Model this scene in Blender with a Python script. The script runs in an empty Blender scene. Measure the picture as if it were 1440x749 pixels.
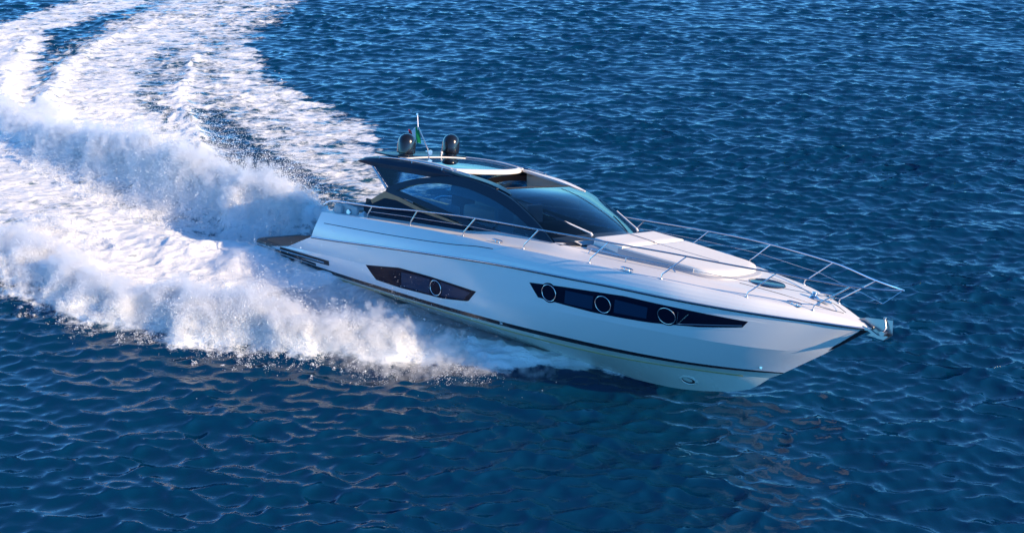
import bpy, bmesh, math, random
import numpy as np
from mathutils import Vector, Matrix
from mathutils.bvhtree import BVHTree

R = math.radians
scene = bpy.context.scene
col = scene.collection
rng = np.random.default_rng(7)
random.seed(7)

# ------------------------------------------------------------------ camera
CAM_H, CAM_EL = 12.3, R(25.5)
cd = bpy.data.cameras.new('camera')
cam = bpy.data.objects.new('camera', cd)
col.objects.link(cam)
cam.location = (0, 0, CAM_H)
cam.rotation_euler = (R(90) - CAM_EL, 0, 0)
cd.sensor_width = 36.0
cd.lens = 36.0 * 1427.0 / 1440.0
cd.clip_start, cd.clip_end = 0.1, 20000
scene.camera = cam

# ------------------------------------------------------------------ sky, sun, exposure
SUN_AZ, SUN_EL = R(-27.0), R(24.0)          # azimuth from +X, counter-clockwise
sun_dir = Vector((math.cos(SUN_EL) * math.cos(SUN_AZ), math.cos(SUN_EL) * math.sin(SUN_AZ), math.sin(SUN_EL)))
world = bpy.data.worlds.new('World')
scene.world = world
world.use_nodes = True
wn = world.node_tree
bg = wn.nodes['Background']
sky = wn.nodes.new('ShaderNodeTexSky')
sky.sky_type = 'NISHITA'
sky.sun_disc = False
sky.sun_elevation = SUN_EL
sky.sun_rotation = math.pi / 2 - SUN_AZ
sky.altitude = 0
sky.air_density = 0.55
sky.dust_density = 0.0
sky.ozone_density = 1.0
hs = wn.nodes.new('ShaderNodeMix')                    # a deep, clean sea sky
hs.data_type = 'RGBA'; hs.blend_type = 'MULTIPLY'; hs.inputs[0].default_value = 1.0
hs.inputs[7].default_value = (0.33, 0.84, 1.19, 1)
wn.links.new(sky.outputs[0], hs.inputs[6])
wn.links.new(hs.outputs[2], bg.inputs[0])
bg.inputs[1].default_value = 0.15
sl = bpy.data.lights.new('sun', 'SUN')
sl.energy = 3.9
sl.angle = R(0.5)
sl.color = (1.0, 0.74, 0.48)
so = bpy.data.objects.new('sun', sl)
col.objects.link(so)
so.rotation_euler = sun_dir.to_track_quat('Z', 'Y').to_euler()
scene.view_settings.view_transform = 'Standard'
scene.view_settings.look = 'None'
scene.view_settings.gamma = 1.0
scene.view_settings.exposure = 0.9
scene.render.engine = 'CYCLES'
cy = scene.cycles
cy.use_denoising = True
cy.max_bounces = 12
cy.diffuse_bounces = 3
cy.glossy_bounces = 4
cy.transparent_max_bounces = 12
cy.transmission_bounces = 6
cy.volume_bounces = 8
cy.volume_step_rate = 1.5
cy.caustics_reflective = False
cy.caustics_refractive = False
cy.sample_clamp_indirect = 4.0
cy.sample_clamp_direct = 8.0

# ------------------------------------------------------------------ helpers
def pchip(xs, ys):
    """monotone cubic interpolation through the table"""
    xs = np.asarray(xs, float); ys = np.asarray(ys, float)
    h = np.diff(xs); d = np.diff(ys) / h
    m = np.zeros_like(ys)
    m[0], m[-1] = d[0], d[-1]
    for i in range(1, len(xs) - 1):
        if d[i - 1] * d[i] > 0:
            w1, w2 = 2 * h[i] + h[i - 1], h[i] + 2 * h[i - 1]
            m[i] = (w1 + w2) / (w1 / d[i - 1] + w2 / d[i])
    def f(x):
        x = np.clip(np.asarray(x, float), xs[0], xs[-1])
        i = np.clip(np.searchsorted(xs, x) - 1, 0, len(xs) - 2)
        t = (x - xs[i]) / h[i]
        return ((1 + 2 * t) * (1 - t) ** 2 * ys[i] + t * (1 - t) ** 2 * h[i] * m[i]
                + t * t * (3 - 2 * t) * ys[i + 1] + t * t * (t - 1) * h[i] * m[i + 1])
    return f

def mesh_obj(name, verts, faces, mats=None, parent=None, smooth=True, fmat=None, angle=40):
    me = bpy.data.meshes.new(name)
    me.from_pydata([tuple(v) for v in verts], [], [tuple(f) for f in faces])
    for m in (mats if isinstance(mats, (list, tuple)) else [mats]):
        if m: me.materials.append(m)
    if fmat is not None:
        me.polygons.foreach_set('material_index', np.asarray(fmat, np.int32))
    bm = bmesh.new(); bm.from_mesh(me)
    bmesh.ops.remove_doubles(bm, verts=bm.verts, dist=1e-5)
    bmesh.ops.recalc_face_normals(bm, faces=bm.faces)
    bm.to_mesh(me); bm.free()
    me.polygons.foreach_set('use_smooth', np.full(len(me.polygons), smooth, bool))
    if smooth and angle:
        me.set_sharp_from_angle(angle=R(angle))
    me.update()
    o = bpy.data.objects.new(name, me)
    col.objects.link(o)
    if parent: o.parent = parent
    return o

class MB:
    """collects shapes, then links them as ONE mesh object"""
    def __init__(self): self.v, self.f, self.m = [], [], []
    def add(self, v, f, mi=0):
        o = len(self.v)
        self.v += [tuple(map(float, p)) for p in v]
        self.f += [tuple(i + o for i in q) for q in f]
        self.m += [mi] * len(f)
    def grid(self, rows, mi=0, close=False):
        """rows: list of equally long point lists"""
        n = len(rows[0]); v = [p for r in rows for p in r]; f = []
        for i in range(len(rows) - 1):
            for j in range(n if close else n - 1):
                k = (j + 1) % n
                f.append((i * n + j, i * n + k, (i + 1) * n + k, (i + 1) * n + j))
        self.add(v, f, mi)
    def slab(self, top, bot, thick, mi=0):
        """panel between two polylines (same count), thickened along vector(s) thick"""
        t = np.asarray(top, float); b = np.asarray(bot, float); d = np.asarray(thick, float)
        ring = [t, b, b + d, t + d]
        n = len(t); v = [p for r in ring for p in r]; f = []
        for k in range(4):
            a, c = k * n, ((k + 1) % 4) * n
            for j in range(n - 1): f.append((a + j, a + j + 1, c + j + 1, c + j))
        f.append((0, n, 2 * n, 3 * n)); f.append((n - 1, 4 * n - 1, 3 * n - 1, 2 * n - 1))
        self.add(v, f, mi)
    def box(self, c, s, mi=0, rot=None, bev=0.0):
        bm = bmesh.new()
        bmesh.ops.create_cube(bm, size=1.0)
        for q in bm.verts: q.co = Vector((q.co.x * s[0], q.co.y * s[1], q.co.z * s[2]))
        if bev: bmesh.ops.bevel(bm, geom=list(bm.edges), offset=bev, segments=2, profile=0.5, affect='EDGES')
        M = Matrix.Translation(c) @ (rot.to_4x4() if rot is not None else Matrix())
        bmesh.ops.transform(bm, matrix=M, verts=bm.verts)
        bm.verts.ensure_lookup_table()
        self.add([q.co for q in bm.verts], [[q.index for q in f.verts] for f in bm.faces], mi); bm.free()
    def tube(self, pts, r, n=8, mi=0, cap=True):
        P = [Vector(p) for p in pts]; rr = r if hasattr(r, '__len__') else [r] * len(P)
        rows = []; up = None
        for i, p in enumerate(P):
            t = (P[min(i + 1, len(P) - 1)] - P[max(i - 1, 0)]).normalized()
            if up is None: up = Vector((0, 0, 1)) if abs(t.z) < 0.9 else Vector((1, 0, 0))
            a = t.cross(up).normalized(); b = a.cross(t).normalized(); up = b
            rows.append([p + rr[i] * (math.cos(2 * math.pi * k / n) * a + math.sin(2 * math.pi * k / n) * b) for k in range(n)])
        self.grid(rows, mi, close=True)
        if cap:
            o = len(self.v) - n * len(P)
            self.f.append(tuple(o + k for k in range(n))[::-1]); self.m.append(mi)
            o = len(self.v) - n
            self.f.append(tuple(o + k for k in range(n))); self.m.append(mi)
    def lathe(self, c, prof, n=24, mi=0, axis=None):
        """prof: (radius, height) along axis (default +Z)"""
        q = (Vector(axis).to_track_quat('Z', 'Y') if axis is not None else Vector((0, 0, 1)).to_track_quat('Z', 'Y'))
        rows = [[Vector(c) + q @ Vector((r * math.cos(2 * math.pi * k / n), r * math.sin(2 * math.pi * k / n), h)) for k in range(n)] for r, h in prof]
        self.grid(rows, mi, close=True)
    def build(self, name, mats, parent=None, smooth=True, angle=40):
        return mesh_obj(name, self.v, self.f, mats, parent, smooth, self.m, angle)

def smooth_path(pts, n):
    p = np.asarray(pts, float)
    s = np.concatenate([[0], np.cumsum(np.linalg.norm(np.diff(p, axis=0), axis=1))])
    t = np.linspace(0, s[-1], n)
    return np.stack([pchip(s, p[:, k])(t) for k in range(p.shape[1])], 1)

def set_in(node, name, val):
    if name in node.inputs: node.inputs[name].default_value = val

def mat(name, base, rough=0.5, metal=0.0, coat=0.0, var=0.0, vscale=3.0, spec=0.5):
    m = bpy.data.materials.new(name); m.use_nodes = True
    nt = m.node_tree; b = nt.nodes['Principled BSDF']
    b.inputs['Base Color'].default_value = (*base, 1)
    b.inputs['Roughness'].default_value = rough
    b.inputs['Metallic'].default_value = metal
    set_in(b, 'Coat Weight', coat); set_in(b, 'Coat Roughness', 0.05)
    set_in(b, 'Specular IOR Level', spec)
    if var:
        tc = nt.nodes.new('ShaderNodeTexCoord'); no = nt.nodes.new('ShaderNodeTexNoise')
        no.inputs['Scale'].default_value = vscale; no.inputs['Detail'].default_value = 6
        mx = nt.nodes.new('ShaderNodeMix'); mx.data_type = 'RGBA'
        mx.inputs[6].default_value = (*[c * (1 - var) for c in base], 1)
        mx.inputs[7].default_value = (*[min(1, c * (1 + var)) for c in base], 1)
        nt.links.new(tc.outputs['Object'], no.inputs['Vector'])
        nt.links.new(no.outputs['Fac'], mx.inputs[0])
        nt.links.new(mx.outputs[2], b.inputs['Base Color'])
        mr = nt.nodes.new('ShaderNodeMapRange')
        mr.inputs[3].default_value = rough * 0.8; mr.inputs[4].default_value = min(1, rough * 1.3)
        nt.links.new(no.outputs['Fac'], mr.inputs[0]); nt.links.new(mr.outputs[0], b.inputs['Roughness'])
    return m

def tint_glass(name, tint, gloss=1.5, clear=0.5):
    """dark marine glazing: tinted see-through layer under a clear reflecting surface"""
    m = bpy.data.materials.new(name); m.use_nodes = True
    nt = m.node_tree; nt.nodes.remove(nt.nodes['Principled BSDF'])
    out = nt.nodes['Material Output']
    tr = nt.nodes.new('ShaderNodeBsdfTransparent'); tr.inputs[0].default_value = (*tint, 1)
    di = nt.nodes.new('ShaderNodeBsdfDiffuse'); di.inputs[0].default_value = (0.004, 0.012, 0.022, 1)
    gl = nt.nodes.new('ShaderNodeBsdfGlossy'); gl.inputs['Roughness'].default_value = 0.02
    gl.inputs[0].default_value = (0.9, 0.95, 1, 1)
    fr = nt.nodes.new('ShaderNodeFresnel'); fr.inputs[0].default_value = gloss
    m1 = nt.nodes.new('ShaderNodeMixShader'); m1.inputs[0].default_value = 1 - clear
    m2 = nt.nodes.new('ShaderNodeMixShader')
    nt.links.new(tr.outputs[0], m1.inputs[1]); nt.links.new(di.outputs[0], m1.inputs[2])
    nt.links.new(fr.outputs[0], m2.inputs[0]); nt.links.new(m1.outputs[0], m2.inputs[1]); nt.links.new(gl.outputs[0], m2.inputs[2])
    nt.links.new(m2.outputs[0], out.inputs[0])
    return m

M = dict(
    gelcoat=mat('white_gelcoat', (0.80, 0.80, 0.79), 0.16, coat=0.4, var=0.015, vscale=0.8),
    deck=mat('white_deck', (0.78, 0.76, 0.73), 0.42, var=0.03, vscale=4),
    bottom=mat('pale_antifouling', (0.62, 0.69, 0.62), 0.25, var=0.14, vscale=1.3),
    black=mat('black_stripe', (0.006, 0.008, 0.014), 0.18, coat=0.3),
    rubber=mat('black_rubber', (0.012, 0.015, 0.022), 0.38, var=0.2, vscale=6),
    navy=mat('navy_lacquer', (0.004, 0.016, 0.040), 0.28, spec=0.22),
    chrome=mat('polished_steel', (0.66, 0.66, 0.68), 0.2, 1.0),
    steel=mat('brushed_steel', (0.30, 0.31, 0.33), 0.32, 1.0),
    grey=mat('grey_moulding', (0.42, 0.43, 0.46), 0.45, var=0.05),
    cushion=mat('cream_cushion', (0.80, 0.77, 0.72), 0.8, var=0.04, vscale=9),
    leather=mat('tan_leather', (0.52, 0.21, 0.09), 0.5, var=0.3, vscale=5),
    cream=mat('cream_upholstery', (0.78, 0.70, 0.58), 0.6, var=0.06),
    dark=mat('dark_interior', (0.018, 0.018, 0.022), 0.55, var=0.2),
    dome=mat('black_dome', (0.008, 0.009, 0.012), 0.2, coat=0.5),
    side_glass=tint_glass('side_glass', (0.38, 0.64, 0.76), 1.36, 0.88),
    roof_glass=tint_glass('roof_glass', (0.16, 0.30, 0.34), 1.38, 0.7),
    screen_glass=tint_glass('windscreen_glass', (0.32, 0.42, 0.54), 1.42, 0.88),
    hull_glass=mat('hull_glass', (0.004, 0.009, 0.024), 0.10, spec=0.10),
    pane=mat('hull_pane', (0.012, 0.036, 0.080), 0.08, spec=0.2),
    red=mat('flag_red', (0.55, 0.03, 0.04), 0.8), white=mat('flag_white', (0.8, 0.8, 0.8), 0.8),
    green=mat('flag_green', (0.0, 0.27, 0.08), 0.8),
    seam=mat('dark_seam', (0.03, 0.04, 0.06), 0.5),
)
# teak planking with dark caulking lines
def teak():
    m = bpy.data.materials.new('teak_planks'); m.use_nodes = True
    nt = m.node_tree; b = nt.nodes['Principled BSDF']
    tc = nt.nodes.new('ShaderNodeTexCoord'); sp = nt.nodes.new('ShaderNodeSeparateXYZ')
    nt.links.new(tc.outputs['Object'], sp.inputs[0])
    mo = nt.nodes.new('ShaderNodeMath'); mo.operation = 'PINGPONG'; mo.inputs[1].default_value = 0.035
    nt.links.new(sp.outputs[1], mo.inputs[0])
    cr = nt.nodes.new('ShaderNodeMath'); cr.operation = 'GREATER_THAN'; cr.inputs[1].default_value = 0.0035
    nt.links.new(mo.outputs[0], cr.inputs[0])
    no = nt.nodes.new('ShaderNodeTexNoise'); no.inputs['Scale'].default_value = 5; no.inputs['Detail'].default_value = 8
    mp = nt.nodes.new('ShaderNodeMapping'); mp.inputs['Scale'].default_value = (0.6, 9, 1)
    nt.links.new(tc.outputs['Object'], mp.inputs[0]); nt.links.new(mp.outputs[0], no.inputs['Vector'])
    mx = nt.nodes.new('ShaderNodeMix'); mx.data_type = 'RGBA'
    mx.inputs[6].default_value = (0.28, 0.07, 0.03, 1); mx.inputs[7].default_value = (0.58, 0.19, 0.08, 1)
    nt.links.new(no.outputs['Fac'], mx.inputs[0])
    m2 = nt.nodes.new('ShaderNodeMix'); m2.data_type = 'RGBA'
    m2.inputs[6].default_value = (0.01, 0.01, 0.01, 1)
    nt.links.new(cr.outputs[0], m2.inputs[0]); nt.links.new(mx.outputs[2], m2.inputs[7])
    nt.links.new(m2.outputs[2], b.inputs['Base Color']); b.inputs['Roughness'].default_value = 0.45
    return m
M['teak'] = teak()
# yacht's place on the water: heading, trim (bow up) and heel (to port) as she turns
POS = Vector((-6.09, 28.15, -0.6))
ROT = Matrix.Rotation(R(-42.5), 3, 'Z') @ Matrix.Rotation(R(-4.6), 3, 'Y') @ Matrix.Rotation(R(-14.0), 3, 'X')
# ------------------------------------------------------------------ the sea
def smoothstep(e0, e1, x):
    t = np.clip((x - e0) / (e1 - e0), 0, 1); return t * t * (3 - 2 * t)

_perm = rng.permutation(512)
_ang = rng.uniform(0, 2 * np.pi, 512)
def perlin(x, y):
    xi = np.floor(x).astype(np.int64); yi = np.floor(y).astype(np.int64)
    xf = x - xi; yf = y - yi
    u = xf * xf * xf * (xf * (xf * 6 - 15) + 10); v = yf * yf * yf * (yf * (yf * 6 - 15) + 10)
    def g(ix, iy, dx, dy):
        a = _ang[_perm[(_perm[ix & 511] + iy) & 511]]
        return np.cos(a) * dx + np.sin(a) * dy
    a = g(xi, yi, xf, yf); b = g(xi + 1, yi, xf - 1, yf); c = g(xi, yi + 1, xf, yf - 1); d = g(xi + 1, yi + 1, xf - 1, yf - 1)
    return (a + u * (b - a)) * (1 - v) + (c + u * (d - c)) * v      # about -0.7..0.7
def fbm(x, y, oct=4, gain=0.5):
    s = 0; a = 1.0; f = 1.0
    for k in range(oct):
        s = s + a * perlin(x * f + 17.3 * k, y * f - 9.1 * k); a *= gain; f *= 2.03
    return s
def billow(x, y, oct=4, gain=0.5):
    s = 0; a = 1.0; f = 1.0
    for k in range(oct):
        s = s + a * (1 - 2.2 * np.abs(perlin(x * f + 5.7 * k, y * f + 3.3 * k))); a *= gain; f *= 2.1
    return s

def stroke_field(x, y, pts, near=9.0):
    """polyline with (x, y, half width, value) per point -> distance/half width and value at the nearest point"""
    d = np.full(x.shape, 99.0); val = np.zeros(x.shape); sgn = np.zeros(x.shape)
    for (x0, y0, w0, v0), (x1, y1, w1, v1) in zip(pts[:-1], pts[1:]):
        m = max(w0, w1) * 1.6 + 0.5
        s = np.where((x > min(x0, x1) - m) & (x < max(x0, x1) + m) & (y > min(y0, y1) - m) & (y < max(y0, y1) + m))[0]
        if not len(s): continue
        xs, ys = x[s], y[s]
        dx, dy = x1 - x0, y1 - y0
        t = np.clip(((xs - x0) * dx + (ys - y0) * dy) / (dx * dx + dy * dy), 0, 1)
        dd = np.hypot(xs - x0 - t * dx, ys - y0 - t * dy) / (w0 + t * (w1 - w0))
        k = dd < d[s]; q = s[k]
        d[q] = dd[k]; val[q] = (v0 + t * (v1 - v0))[k]
    return d, val

# every stroke: points (x, y, half width in metres, value) on the water plane
FOAM = [
    [(-5.39, 24.56, 0.8, 1.3), (-7.03, 24.99, 0.9, 1.35), (-8.64, 25.17, 1.0, 1.35), (-10.27, 25.35, 1.2, 1.3)],
    [(2.4, 20.31, 0.25, 1.0), (0.67, 20.69, 0.55, 1.15), (-0.68, 21.06, 0.85, 1.2), (-2.07, 21.47, 1.1, 1.3), (-3.15, 21.82, 1.2, 1.3)],
    [(-6.03, 25.9, 0.8, 1.3), (-7.8, 26.57, 1.2, 1.35), (-9.79, 27.07, 1.5, 1.3), (-12.08, 27.63, 1.7, 1.1), (-14.82, 29.1, 1.9, 1.0), (-18.13, 30.89, 2, 1)],
    [(2.72, 20.18, 0.1, 1.0), (2.08, 20.4, 0.2, 1.2), (0.33, 20.56, 0.4, 1.4), (-1.35, 20.86, 0.6, 1.6), (-3.44, 21.3, 0.9, 1.7), (-5.25, 21.79, 1.1, 1.7), (-7.57, 22.63, 1.5, 1.7), (-10.02, 24.01, 1.8, 1.5), (-12.28, 25.44, 1.7, 1.25), (-15.04, 28.11, 1.9, 1.1), (-18.29, 30.27, 2.5, 1.0)],
    [(-6.59, 27.74, 0.8, 0.9), (-9.17, 28.65, 1.2, 0.9), (-11.73, 29.8, 1.7, 0.95), (-14.54, 31.21, 2.4, 1.0), (-17.8, 33.23, 2.9, 1.0), (-23.39, 40.35, 3, 0.95)],
    [(-5.24, 28.65, 0.8, 1.6), (-7.67, 29.8, 1.2, 1.8), (-9.9, 31.4, 1.4, 1.8), (-13.1, 33.95, 1.6, 1.7), (-15.84, 35.88, 1.6, 1.5), (-18.89, 39.38, 1.5, 1.3), (-22.18, 43.53, 1.6, 1.1), (-25.08, 49.22, 2, 1.0), (-27.01, 56.02, 2, 0.9), (-26.07, 60.6, 2.5, 0.8), (-23.77, 66.4, 3, 0.8)],
    [(-13.06, 36.28, 1.5, 1.1), (-16.49, 39.86, 2.4, 1.0), (-18.71, 44.69, 3.0, 0.92), (-19.76, 49.93, 3.3, 0.85), (-19.18, 56.02, 3.8, 0.8), (-18.85, 61.86, 3.8, 0.72), (-17.86, 69.43, 4.4, 0.66)],
    [(-12.5, 37.56, 1.8, 0.7), (-14.66, 42.43, 2.2, 0.66), (-16.14, 47.84, 2.6, 0.66), (-16.23, 53.79, 2.6, 0.64), (-15.91, 61.22, 2.8, 0.62), (-15.45, 68.14, 2.8, 0.6)],
    [(-14.33, 52.98, 0.9, 0.7), (-12.92, 47.18, 1.3, 0.8), (-11.09, 43.53, 1.5, 0.85), (-8.81, 40.55, 1.6, 0.8), (-6.98, 38.27, 1.4, 0.8), (-5.47, 37.38, 0.6, 0.8)],
    [(-13.43, 44.69, 1.4, 0.7), (-10.7, 39.86, 1.6, 0.62), (-7.73, 36.28, 1.8, 0.68), (-5.59, 34.32, 1.7, 0.72), (-3.89, 32.53, 1.8, 0.65)],
    [(-10.61, 37.13, 1.2, 0.55), (-8.13, 34.32, 1.5, 0.55), (-6.0, 32.06, 1.6, 0.55), (-4.38, 30.58, 1.6, 0.6)],
]
CUT = [
    [(-12.42, 40.35, 0.7, 0.4), (-10.74, 37.13, 0.8, 0.7), (-9.03, 34.93, 0.8, 0.6), (-7.08, 32.73, 0.7, 0.55), (-5.6, 31.02, 0.6, 0.5)],
    [(-17.39, 51.41, 0.9, 0.18), (-17.07, 46.54, 0.9, 0.25), (-15.09, 41.37, 0.9, 0.22), (-13.32, 38.0, 0.8, 0.12)],
    [(-21.21, 58.61, 0.3, 0.15), (-22.33, 52.98, 0.35, 0.28), (-22.08, 47.84, 0.4, 0.32), (-20.94, 42.97, 0.5, 0.32), (-19.4, 39.38, 0.5, 0.25)],
]
VEIL = [
    [(1.02, 21.03, 0.3, 0.6), (-0.7, 21.61, 0.6, 0.85), (-2.9, 22.82, 1.2, 0.85), (-5.1, 24.01, 1.5, 0.85), (-6.66, 25.08, 1.2, 0.7), (-8.06, 26.0, 0.9, 0.3)],
]
WHITE = [
    [(-15.86, 50.22, 0.18, 1.2), (-15.05, 45.29, 0.25, 1.4), (-13.98, 41.37, 0.3, 1.5), (-12.62, 38.0, 0.4, 1.5), (-11.24, 35.48, 0.5, 1.4)],
]
RIDGE = [
    [(-4.94, 28.11, 0.5, 0.45), (-6.07, 28.43, 0.7, 0.85), (-7.5, 28.99, 0.9, 1.08), (-9.04, 29.85, 1.0, 1.08), (-10.79, 31.21, 1.05, 1.0), (-12.65, 32.6, 1.0, 0.85), (-15.0, 34.32, 0.9, 0.65), (-17.67, 36.45, 0.8, 0.45), (-20.41, 39.57, 0.8, 0.3), (-23.58, 45.91, 0.8, 0.2), (-25.66, 53.79, 0.8, 0.1)],
    [(1.99, 20.4, 0.3, 0.1), (-0.34, 20.73, 0.6, 0.24), (-2.03, 20.93, 0.7, 0.34), (-3.76, 21.16, 0.8, 0.42), (-5.53, 21.44, 0.9, 0.48), (-7.22, 21.96, 1.0, 0.54), (-8.81, 22.55, 1.0, 0.5), (-10.49, 23.24, 1.0, 0.42), (-12.39, 24.73, 1, 0.42), (-14.75, 26.97, 1.2, 0.32)],
    [(-2.92, 23.01, 0.9, 0.2), (-5.61, 24.73, 1.1, 0.3), (-6.77, 25.63, 1.1, 0.28), (-8.13, 26.28, 1.1, 0.24), (-9.7, 26.77, 1.1, 0.2), (-11.81, 27.48, 1.1, 0.15), (-14.48, 28.82, 1.3, 0.12)],
    [(-5.92, 27.58, 1.3, -0.6), (-7.09, 28.11, 1.3, -0.65), (-8.78, 28.82, 1.2, -0.5), (-10.97, 30.27, 1.2, -0.3), (-13.48, 32.19, 1.2, -0.15)],
    [(-15.86, 50.22, 0.5, 0.05), (-14.3, 42.43, 0.5, 0.08), (-11.24, 35.48, 0.6, 0.2)],
    [(-20.16, 59.2, 0.7, 0.08), (-21.66, 52.18, 0.7, 0.1), (-21.31, 47.18, 0.7, 0.15), (-20.01, 42.43, 0.7, 0.22), (-18.08, 38.45, 0.8, 0.3)],
]
FRONT = [(2.4, 20.31, 0.2, 1.0), (0.67, 20.66, 0.45, 1.0), (-0.68, 20.99, 0.7, 1.1), (-2.06, 21.33, 0.95, 1.2), (-3.14, 21.68, 1.1, 1.2)]


def axis(lo, hi, step_fn, far):
    a = [lo]
    while a[-1] < hi: a.append(a[-1] + step_fn(a[-1]))
    s = step_fn(a[-1]); b = []; c = a[-1]
    while c < far: s *= 1.35; c += s; b.append(c)
    s = step_fn(lo); e = []; c = lo
    while c > -far: s *= 1.35; c -= s; e.append(c)
    return np.array(e[::-1] + a + b)
GX = axis(-36.0, 36.0, lambda v: 0.075, 6000)
GY = axis(11.0, 78.0, lambda v: 0.05 + 0.055 * max(0, (v - 14) / 40), 6000)
X, Yg = np.meshgrid(GX, GY)
sx, sy = X.ravel(), Yg.ravel()
NV = len(sx)

inn = np.where((sx > -37) & (sx < 37) & (sy > 10) & (sy < 80))[0]
x, y = sx[inn], sy[inn]
# wind sea: directional sum of short crested waves
wx = np.zeros(len(inn), np.float32); wy = np.zeros_like(wx); wz = np.zeros_like(wx)
xf, yf = x.astype(np.float32), y.astype(np.float32)
NW = 150
lam = np.exp(rng.uniform(np.log(0.26), np.log(4.5), NW))
th = R(-97) + rng.normal(0, R(25), NW)
amp = 0.0054 * np.minimum(lam, 0.9) ** 0.62 * np.maximum(lam / 0.9, 1) ** -0.12 * rng.uniform(0.5, 1.3, NW)
step = 0.05 + 0.055 * np.maximum(0, (y - 14) / 40)
for k in range(NW):
    kk = 2 * np.pi / lam[k]; cx, cyy = np.cos(th[k]), np.sin(th[k])
    ph = (kk * cx) * xf + (kk * cyy) * yf + rng.uniform(0, 6.28)
    # short waves fade where the mesh cannot carry them
    s, c = np.sin(ph), np.cos(ph)
    a = (amp[k] * smoothstep(2.2, 4.5, lam[k] / step)).astype(np.float32)
    wz += a * s; wx += (1.35 * a * cx) * c; wy += (1.35 * a * cyy) * c
# wavelets riding on them
for k in range(70):
    l2 = math.exp(rng.uniform(math.log(0.20), math.log(0.62))); a2 = 0.0060 * l2 * rng.uniform(.5, 1.4); t2 = R(-97) + rng.normal(0, R(33)); kk = 2 * np.pi / l2
    ph = (kk * math.cos(t2)) * xf + (kk * math.sin(t2)) * yf + rng.uniform(0, 6.28)
    a = (a2 * smoothstep(2.2, 4.2, l2 / step)).astype(np.float32)
    wz += a * np.sin(ph); wx += 1.3 * a * math.cos(t2) * np.cos(ph); wy += 1.3 * a * math.sin(t2) * np.cos(ph)
gust = (1 + 0.7 * fbm(x * 0.11, y * 0.16, 3)).astype(np.float32)
wz *= gust; wx *= gust; wy *= gust

# ---- the wake: heights and foam from strokes drawn on the water
lump = billow(x * 0.9, y * 0.9, 5, 0.55)
fine = fbm(x * 3.1, y * 3.1, 4, 0.6)
hz = np.zeros(len(inn)); foam = np.zeros(len(inn)); calm = np.zeros(len(inn))
jit = 0.35 * fbm(x * 0.5, y * 0.5, 4, 0.6)
jx = x + 1.1 * jit + 0.9 * np.maximum(fbm(x * 0.5 + 3, y * 1.1, 4, 0.7), -0.2); jy = y + 0.38 * fbm(x * 0.5 + 40, y * 0.5 + 11, 4, 0.6)
# the sheet of water peeling off the near side of the hull is a smooth veil
veil = np.zeros(len(inn))
for pts in VEIL:
    d, v = stroke_field(x + 0.4 * jit, y, pts)
    veil = np.maximum(veil, v * smoothstep(1.2, 0.35, d))
lump = lump * (1 - 0.8 * veil) + 0.5 * veil; fine = fine * (1 - 0.7 * veil)
for pts in FOAM:
    d, v = stroke_field(jx, jy, pts)
    foam = np.maximum(foam, v * smoothstep(1.25, 0.55, d))
for pts in CUT:
    d, v = stroke_field(jx, jy, pts)
    foam = foam * (1 - v * smoothstep(1.2, 0.4, d))
big = 1 + 0.45 * fbm(x * 0.55, y * 0.55, 3)
for pts in RIDGE:
    d, v = stroke_field(jx if pts[0][2] < 0.5 else x + jit, jy, pts)
    v = np.where(v > 0, v * big, v)
    e = np.exp(-2.0 * d * d)
    hz = hz + v * e * (1 + 0.26 * lump * np.sign(v) * (v > 0) )
    calm = np.maximum(calm, np.clip(e, 0, 1))
for pts in WHITE:
    d, v = stroke_field(jx, jy, pts)
    foam = np.maximum(foam, v * smoothstep(1.2, 0.4, d))
# lumpy foam surface
hz = hz + np.clip(foam - 0.55, 0, 1) * (0.05 * fine + 0.06 * (lump - 0.6) * np.clip(foam - 0.8, 0, 1))
wf = 1 - 0.2 * np.clip(foam, 0, 1)
P = np.zeros((NV, 3), np.float32)
P[:, 0] = sx; P[:, 1] = sy
rough = np.clip(hz, 0, 1.2) * np.clip(foam - 0.6, 0, 1)
P[inn, 0] += rough * 0.26 * fbm(x * 1.1 + hz * 1.9, y * 1.1 - hz * 1.3, 4, 0.6)
P[inn, 1] += rough * 0.26 * fbm(x * 1.1 + 31 - hz * 1.5, y * 1.1 + 8 + hz * 2.1, 4, 0.6)
P[inn, 0] += wx * wf; P[inn, 1] += wy * wf; P[inn, 2] = wz * wf + hz
FO = np.zeros(NV, np.float32); FO[inn] = foam
nx, ny = len(GX), len(GY)
ii = (np.arange(ny - 1)[:, None] * nx + np.arange(nx - 1)[None, :]).ravel()
quads = np.stack([ii, ii + 1, ii + nx + 1, ii + nx], 1).astype(np.int32)
me = bpy.data.meshes.new('sea')
me.vertices.add(NV); me.vertices.foreach_set('co', P.ravel())
me.loops.add(quads.size); me.loops.foreach_set('vertex_index', quads.ravel())
me.polygons.add(len(quads)); me.polygons.foreach_set('loop_start', np.arange(0, quads.size, 4, dtype=np.int32))
me.polygons.foreach_set('use_smooth', np.ones(len(quads), bool))
me.update()
at = me.attributes.new('foam', 'FLOAT', 'POINT'); at.data.foreach_set('value', FO)
VE = np.zeros(NV, np.float32); VE[inn] = veil
at = me.attributes.new('veil', 'FLOAT', 'POINT'); at.data.foreach_set('value', VE)
sea = bpy.data.objects.new('sea', me); col.objects.link(sea)
sea['kind'] = 'structure'; sea['label'] = 'deep blue rippled sea with the foaming white wake of the yacht'

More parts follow.
